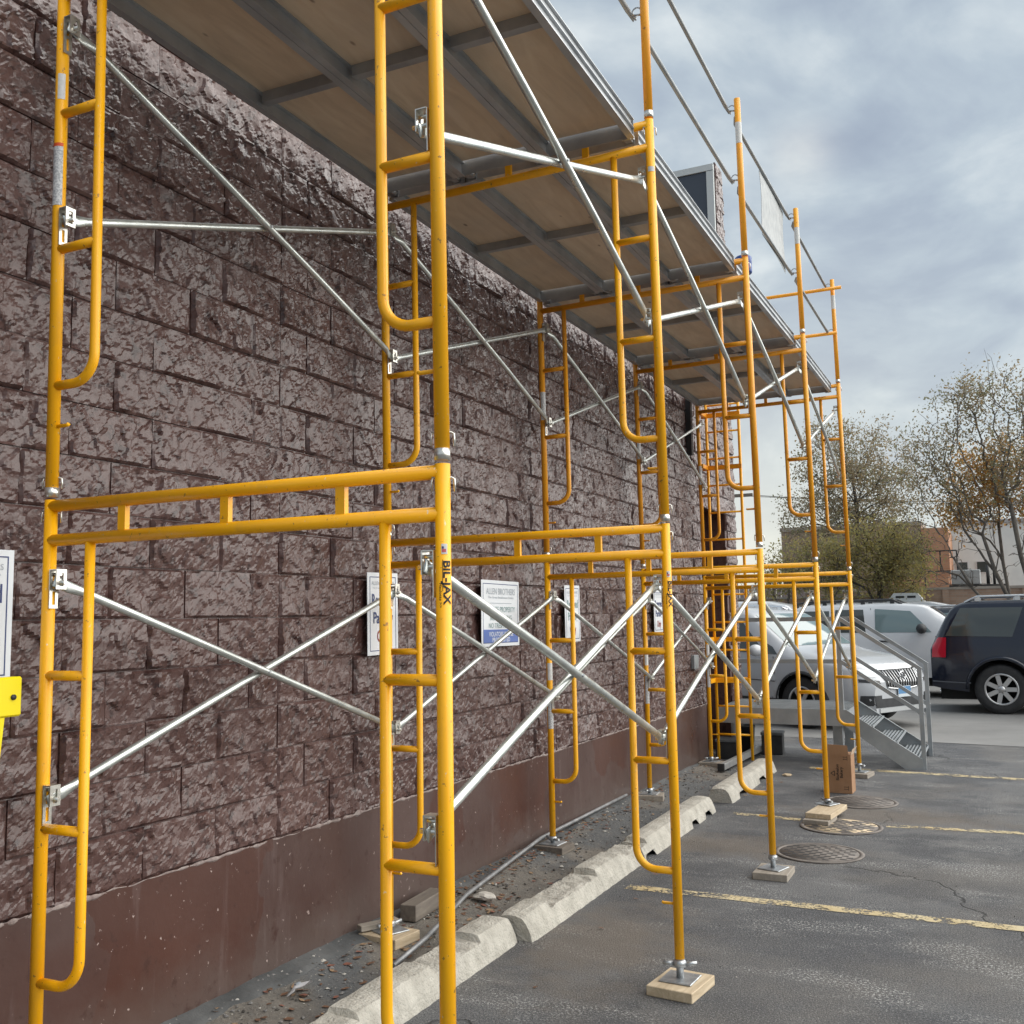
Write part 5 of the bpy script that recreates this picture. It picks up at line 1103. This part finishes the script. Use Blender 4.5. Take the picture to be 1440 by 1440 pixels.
def tree(name, base, trunks, ells, ncl, per, seed, label, lmats, lsize, bark, rtip=.011, cat='tree', wt=(5, 3, 2), droop=0, sig=.16, bare=()):
    """branches grown from the trunks out to leaf clusters scattered through the crown ellipsoids"""
    r = random.Random(seed); t = empty(name, base, (0, 0, 0), label, cat); P, par, chains = [], [], []
    for tp in trunks:
        ch = []
        for k, q in enumerate(tp):
            P.append(Vector(q)); par.append(-1 if k == 0 else len(P)-2); ch.append(len(P)-1)
        chains.append(ch)
    nt_ = len(chains); cl = []
    vol = [e[3]*e[4]*e[5] for e in ells]
    while len(cl) < ncl:
        e = r.choices(ells, vol)[0]; u = Vector((r.gauss(0, 1), r.gauss(0, 1), r.gauss(0, 1))).normalized()*r.random()**.42
        q = Vector((e[0]+u.x*e[3], e[1]+u.y*e[4], e[2]+u.z*e[5]))
        if noise.noise(q*1.15+Vector((seed, 0, 0))) < -.10-.12*r.random(): continue
        cl.append((q, True))
    for e in bare:
        for _ in range(e[6]):
            u = Vector((r.uniform(-1, 1), r.uniform(-1, 1), r.uniform(-1, 1))); cl.append((Vector((e[0]+u.x*e[3], e[1]+u.y*e[4], e[2]+u.z*e[5])), False))
    tops = [P[c[-1]] for c in chains]; cl.sort(key=lambda q: min((q[0]-tp).length for tp in tops))
    A = np.zeros((200000, 3)); n0 = len(P); PL = np.zeros(200000)
    for i, q in enumerate(P):
        A[i] = q; PL[i] = 0 if par[i] < 0 else PL[par[i]]+(P[i]-P[par[i]]).length
    skip = set(c[k] for c in chains for k in range(len(c)//2))
    mask = np.ones(200000); 
    for k in skip: mask[k] = 60
    for (q, leafy) in cl:
        d = A[:n0]-np.array(q); dist = np.sqrt((d*d).sum(1))+np.maximum(0, d[:, 2])*1.1*(1-droop)+.45*PL[:n0]; j = int(np.argmin(dist*mask[:n0])); a = P[j]; v = q-a; m = max(2, int(v.length/.28)); ch = [j]
        side = Vector((r.gauss(0, 1), r.gauss(0, 1), r.gauss(0, .5)))*v.length*.06
        for k in range(1, m+1):
            f = k/m; x = a+v*f+Vector((0, 0, v.length*.12*(1-2*droop)))*math.sin(math.pi*f)+side*math.sin(math.pi*f)+Vector((r.gauss(0, .02), r.gauss(0, .02), r.gauss(0, .02)))
            P.append(x); par.append(ch[-1]); PL[n0] = PL[ch[-1]]+(x-P[ch[-1]]).length; ch.append(len(P)-1); A[n0] = x; n0 += 1
        chains.append(ch)
    cnt = [0]*len(P)
    for c in chains[nt_:]: cnt[c[-1]] += 1
    for k in range(len(P)-1, -1, -1):
        if par[k] >= 0: cnt[par[k]] += cnt[k]
    R_ = [rtip*.66*max(1, c)**.39 for c in cnt]; trunk = MB(); limb = MB()
    for i, c in enumerate(chains):
        rs = [R_[k] for k in c]
        if i >= nt_: rs[0] = min(rs[0], rs[1]*1.25); rs[-1] *= .5
        else: rs[0] = rs[0]*1.35
        (trunk if i < nt_ else limb).tube([P[k] for k in c], rs, 10 if i < nt_ else (6 if rs[0] > .04 else (4 if rs[0] > .02 else 3)), i < nt_)
    trunk.build('trunk', bark, t); limb.build('limbs', bark, t)
    cr = MB(); pool = [0]*wt[0]+[1]*wt[1]+[2]*wt[2]
    for (q, leafy) in cl:
        if not leafy: continue
        cm = r.choice(pool)
        for _ in range(int(per*r.uniform(.5, 1.5))):
            c = q+Vector((r.gauss(0, sig), r.gauss(0, sig), r.gauss(0, sig)-droop*abs(r.gauss(0, .28)))); s = lsize*r.uniform(.6, 1.3)
            a = Vector((r.gauss(0, 1), r.gauss(0, 1), r.gauss(0, 1))).normalized(); b_ = a.orthogonal().normalized(); b_ = Matrix.Rotation(r.uniform(0, 6.28), 3, a) @ b_; e = a.cross(b_)
            cr.add([c-b_*s, c+e*s*.55, c+b_*s, c-e*s*.55], [(0, 1, 2, 3)], False, cm if r.random() < .7 else r.choice(pool))
    cr.build('crown', lmats, t); return t
tree('tree', (-1.2, 33, 0), [[(.05, 0, -.02), (.08, 0, 1.5), (-.02, 0, 3), (.06, 0, 4.2), (.1, 0, 5.2), (.0, 0, 6.0)]], [(0, 0, 6.5, 2.1, 1.9, 2.0), (-.9, 0, 5.2, 1.7, 1.5, 1.1), (1.1, 0, 5.5, 1.5, 1.4, 1.3), (-1.6, 0, 4.2, .9, 1, .7), (.9, 0, 4.3, 1.3, 1, .6)], 750, 23, 21,
     'tall thin-leaved tree with dark trunk just right of the scaffold', GRN, .046, BARKD, .009, wt=(3, 4, 4))
tree('tree', (3.9, 26, 0), [[(0, 0, -.02), (-.45, 0, 1.3), (-.95, .1, 2.6), (-1.2, .1, 3.6)], [(.1, 0, -.02), (-.05, .1, 1.5), (-.35, .1, 3.0), (-.5, .1, 4.3)], [(-.1, .1, -.02), (-.7, -.1, 1.2), (-1.5, -.2, 2.2), (-1.9, -.2, 3.0)], [(.2, 0, -.02), (.6, 0, 1.6), (1.0, 0, 3.2)]],
     [(-.7, 0, 6.5, 1.15, 1.2, 1.75), (-2.2, 0, 5.6, 1.25, 1.2, 1.15), (-.9, .2, 4.9, 1.7, 1.2, 1.0), (1.2, 0, 6.0, 1.7, 1.4, 2.0), (-1.2, 0, 7.0, 1.5, 1, .7), (-2.6, 0, 4.4, .8, .8, .6)], 850, 15, 5, 'large half bare tree fanning up at the right edge', GRN, .040, BARK, .0085, wt=(3, 3, 5), bare=((-1.2, 0, 3.1, 1.7, .8, .9, 170), (-2.2, 0, 2.9, .6, .6, .6, 30), (0, 0, 7.4, 1.6, .8, .9, 50)))
tree('tree', (3.4, 27.6, 0), [[(0, 0, -.02), (-.1, 0, 1.6), (-.25, 0, 2.9), (-.3, 0, 4.0)], [(.1, 0, -.02), (.35, 0, 1.7), (.6, 0, 3.2), (.6, 0, 4.2)]], [(-.2, 0, 5.1, 1.5, 1.2, 1.15), (-1.3, 0, 4.3, .7, .8, .6), (1.1, 0, 4.8, 1.1, 1.2, 1.1)], 330, 30, 9, 'orange-leaved autumn tree in the thick of the bare branches', ORL, .047, BARK, .0085)
tree('tree', (-.05, 28, 0), [[(0, 0, -.02), (.03, 0, .9), (-.02, 0, 1.8), (.05, 0, 2.6), (0, 0, 3.2)]], [(0, 0, 3.4, 1.45, 1.2, .95), (-.7, 0, 2.8, .9, .9, .6), (.7, 0, 2.7, .75, .8, .6)], 380, 36, 14, 'short olive-leaved tree with thick dark stump before the brick building', OLV, .042, BARKD, .012, droop=.8, sig=.17)
tree('shrub', (-1.9, 27.4, 0), [[(-.1, 0, -.02), (-.4, 0, 1.2), (-.6, 0, 2.0)], [(0, 0, -.02), (0, 0, 1.3), (.1, .1, 2.2)], [(.1, 0, -.02), (.5, 0, 1.1), (.7, 0, 2.0)]], [(0, 0, 2.9, 1.25, .9, 1.0), (-.6, 0, 2.4, .8, .7, .7)], 260, 16, 31, 'twiggy shrub with few olive leaves behind the far scaffold legs', OLV, .045, BARK, .008, cat='shrub', bare=((0, 0, 2.4, 1.3, .7, .8, 90),))
tree('shrub', (-3.4, 29.8, 0), [[(0, 0, -.02), (-.2, 0, 1.0), (-.4, 0, 1.8)], [(.1, 0, -.02), (.3, 0, 1.1), (.6, 0, 1.9)]], [(.2, 0, 2.6, .8, .7, .7)], 25, 8, 37, 'nearly bare shrub at the gap beside the wall corner', OLV, .04, BARK, .008, cat='shrub', bare=((0, 0, 2.6, 1.4, .7, .8, 70),))
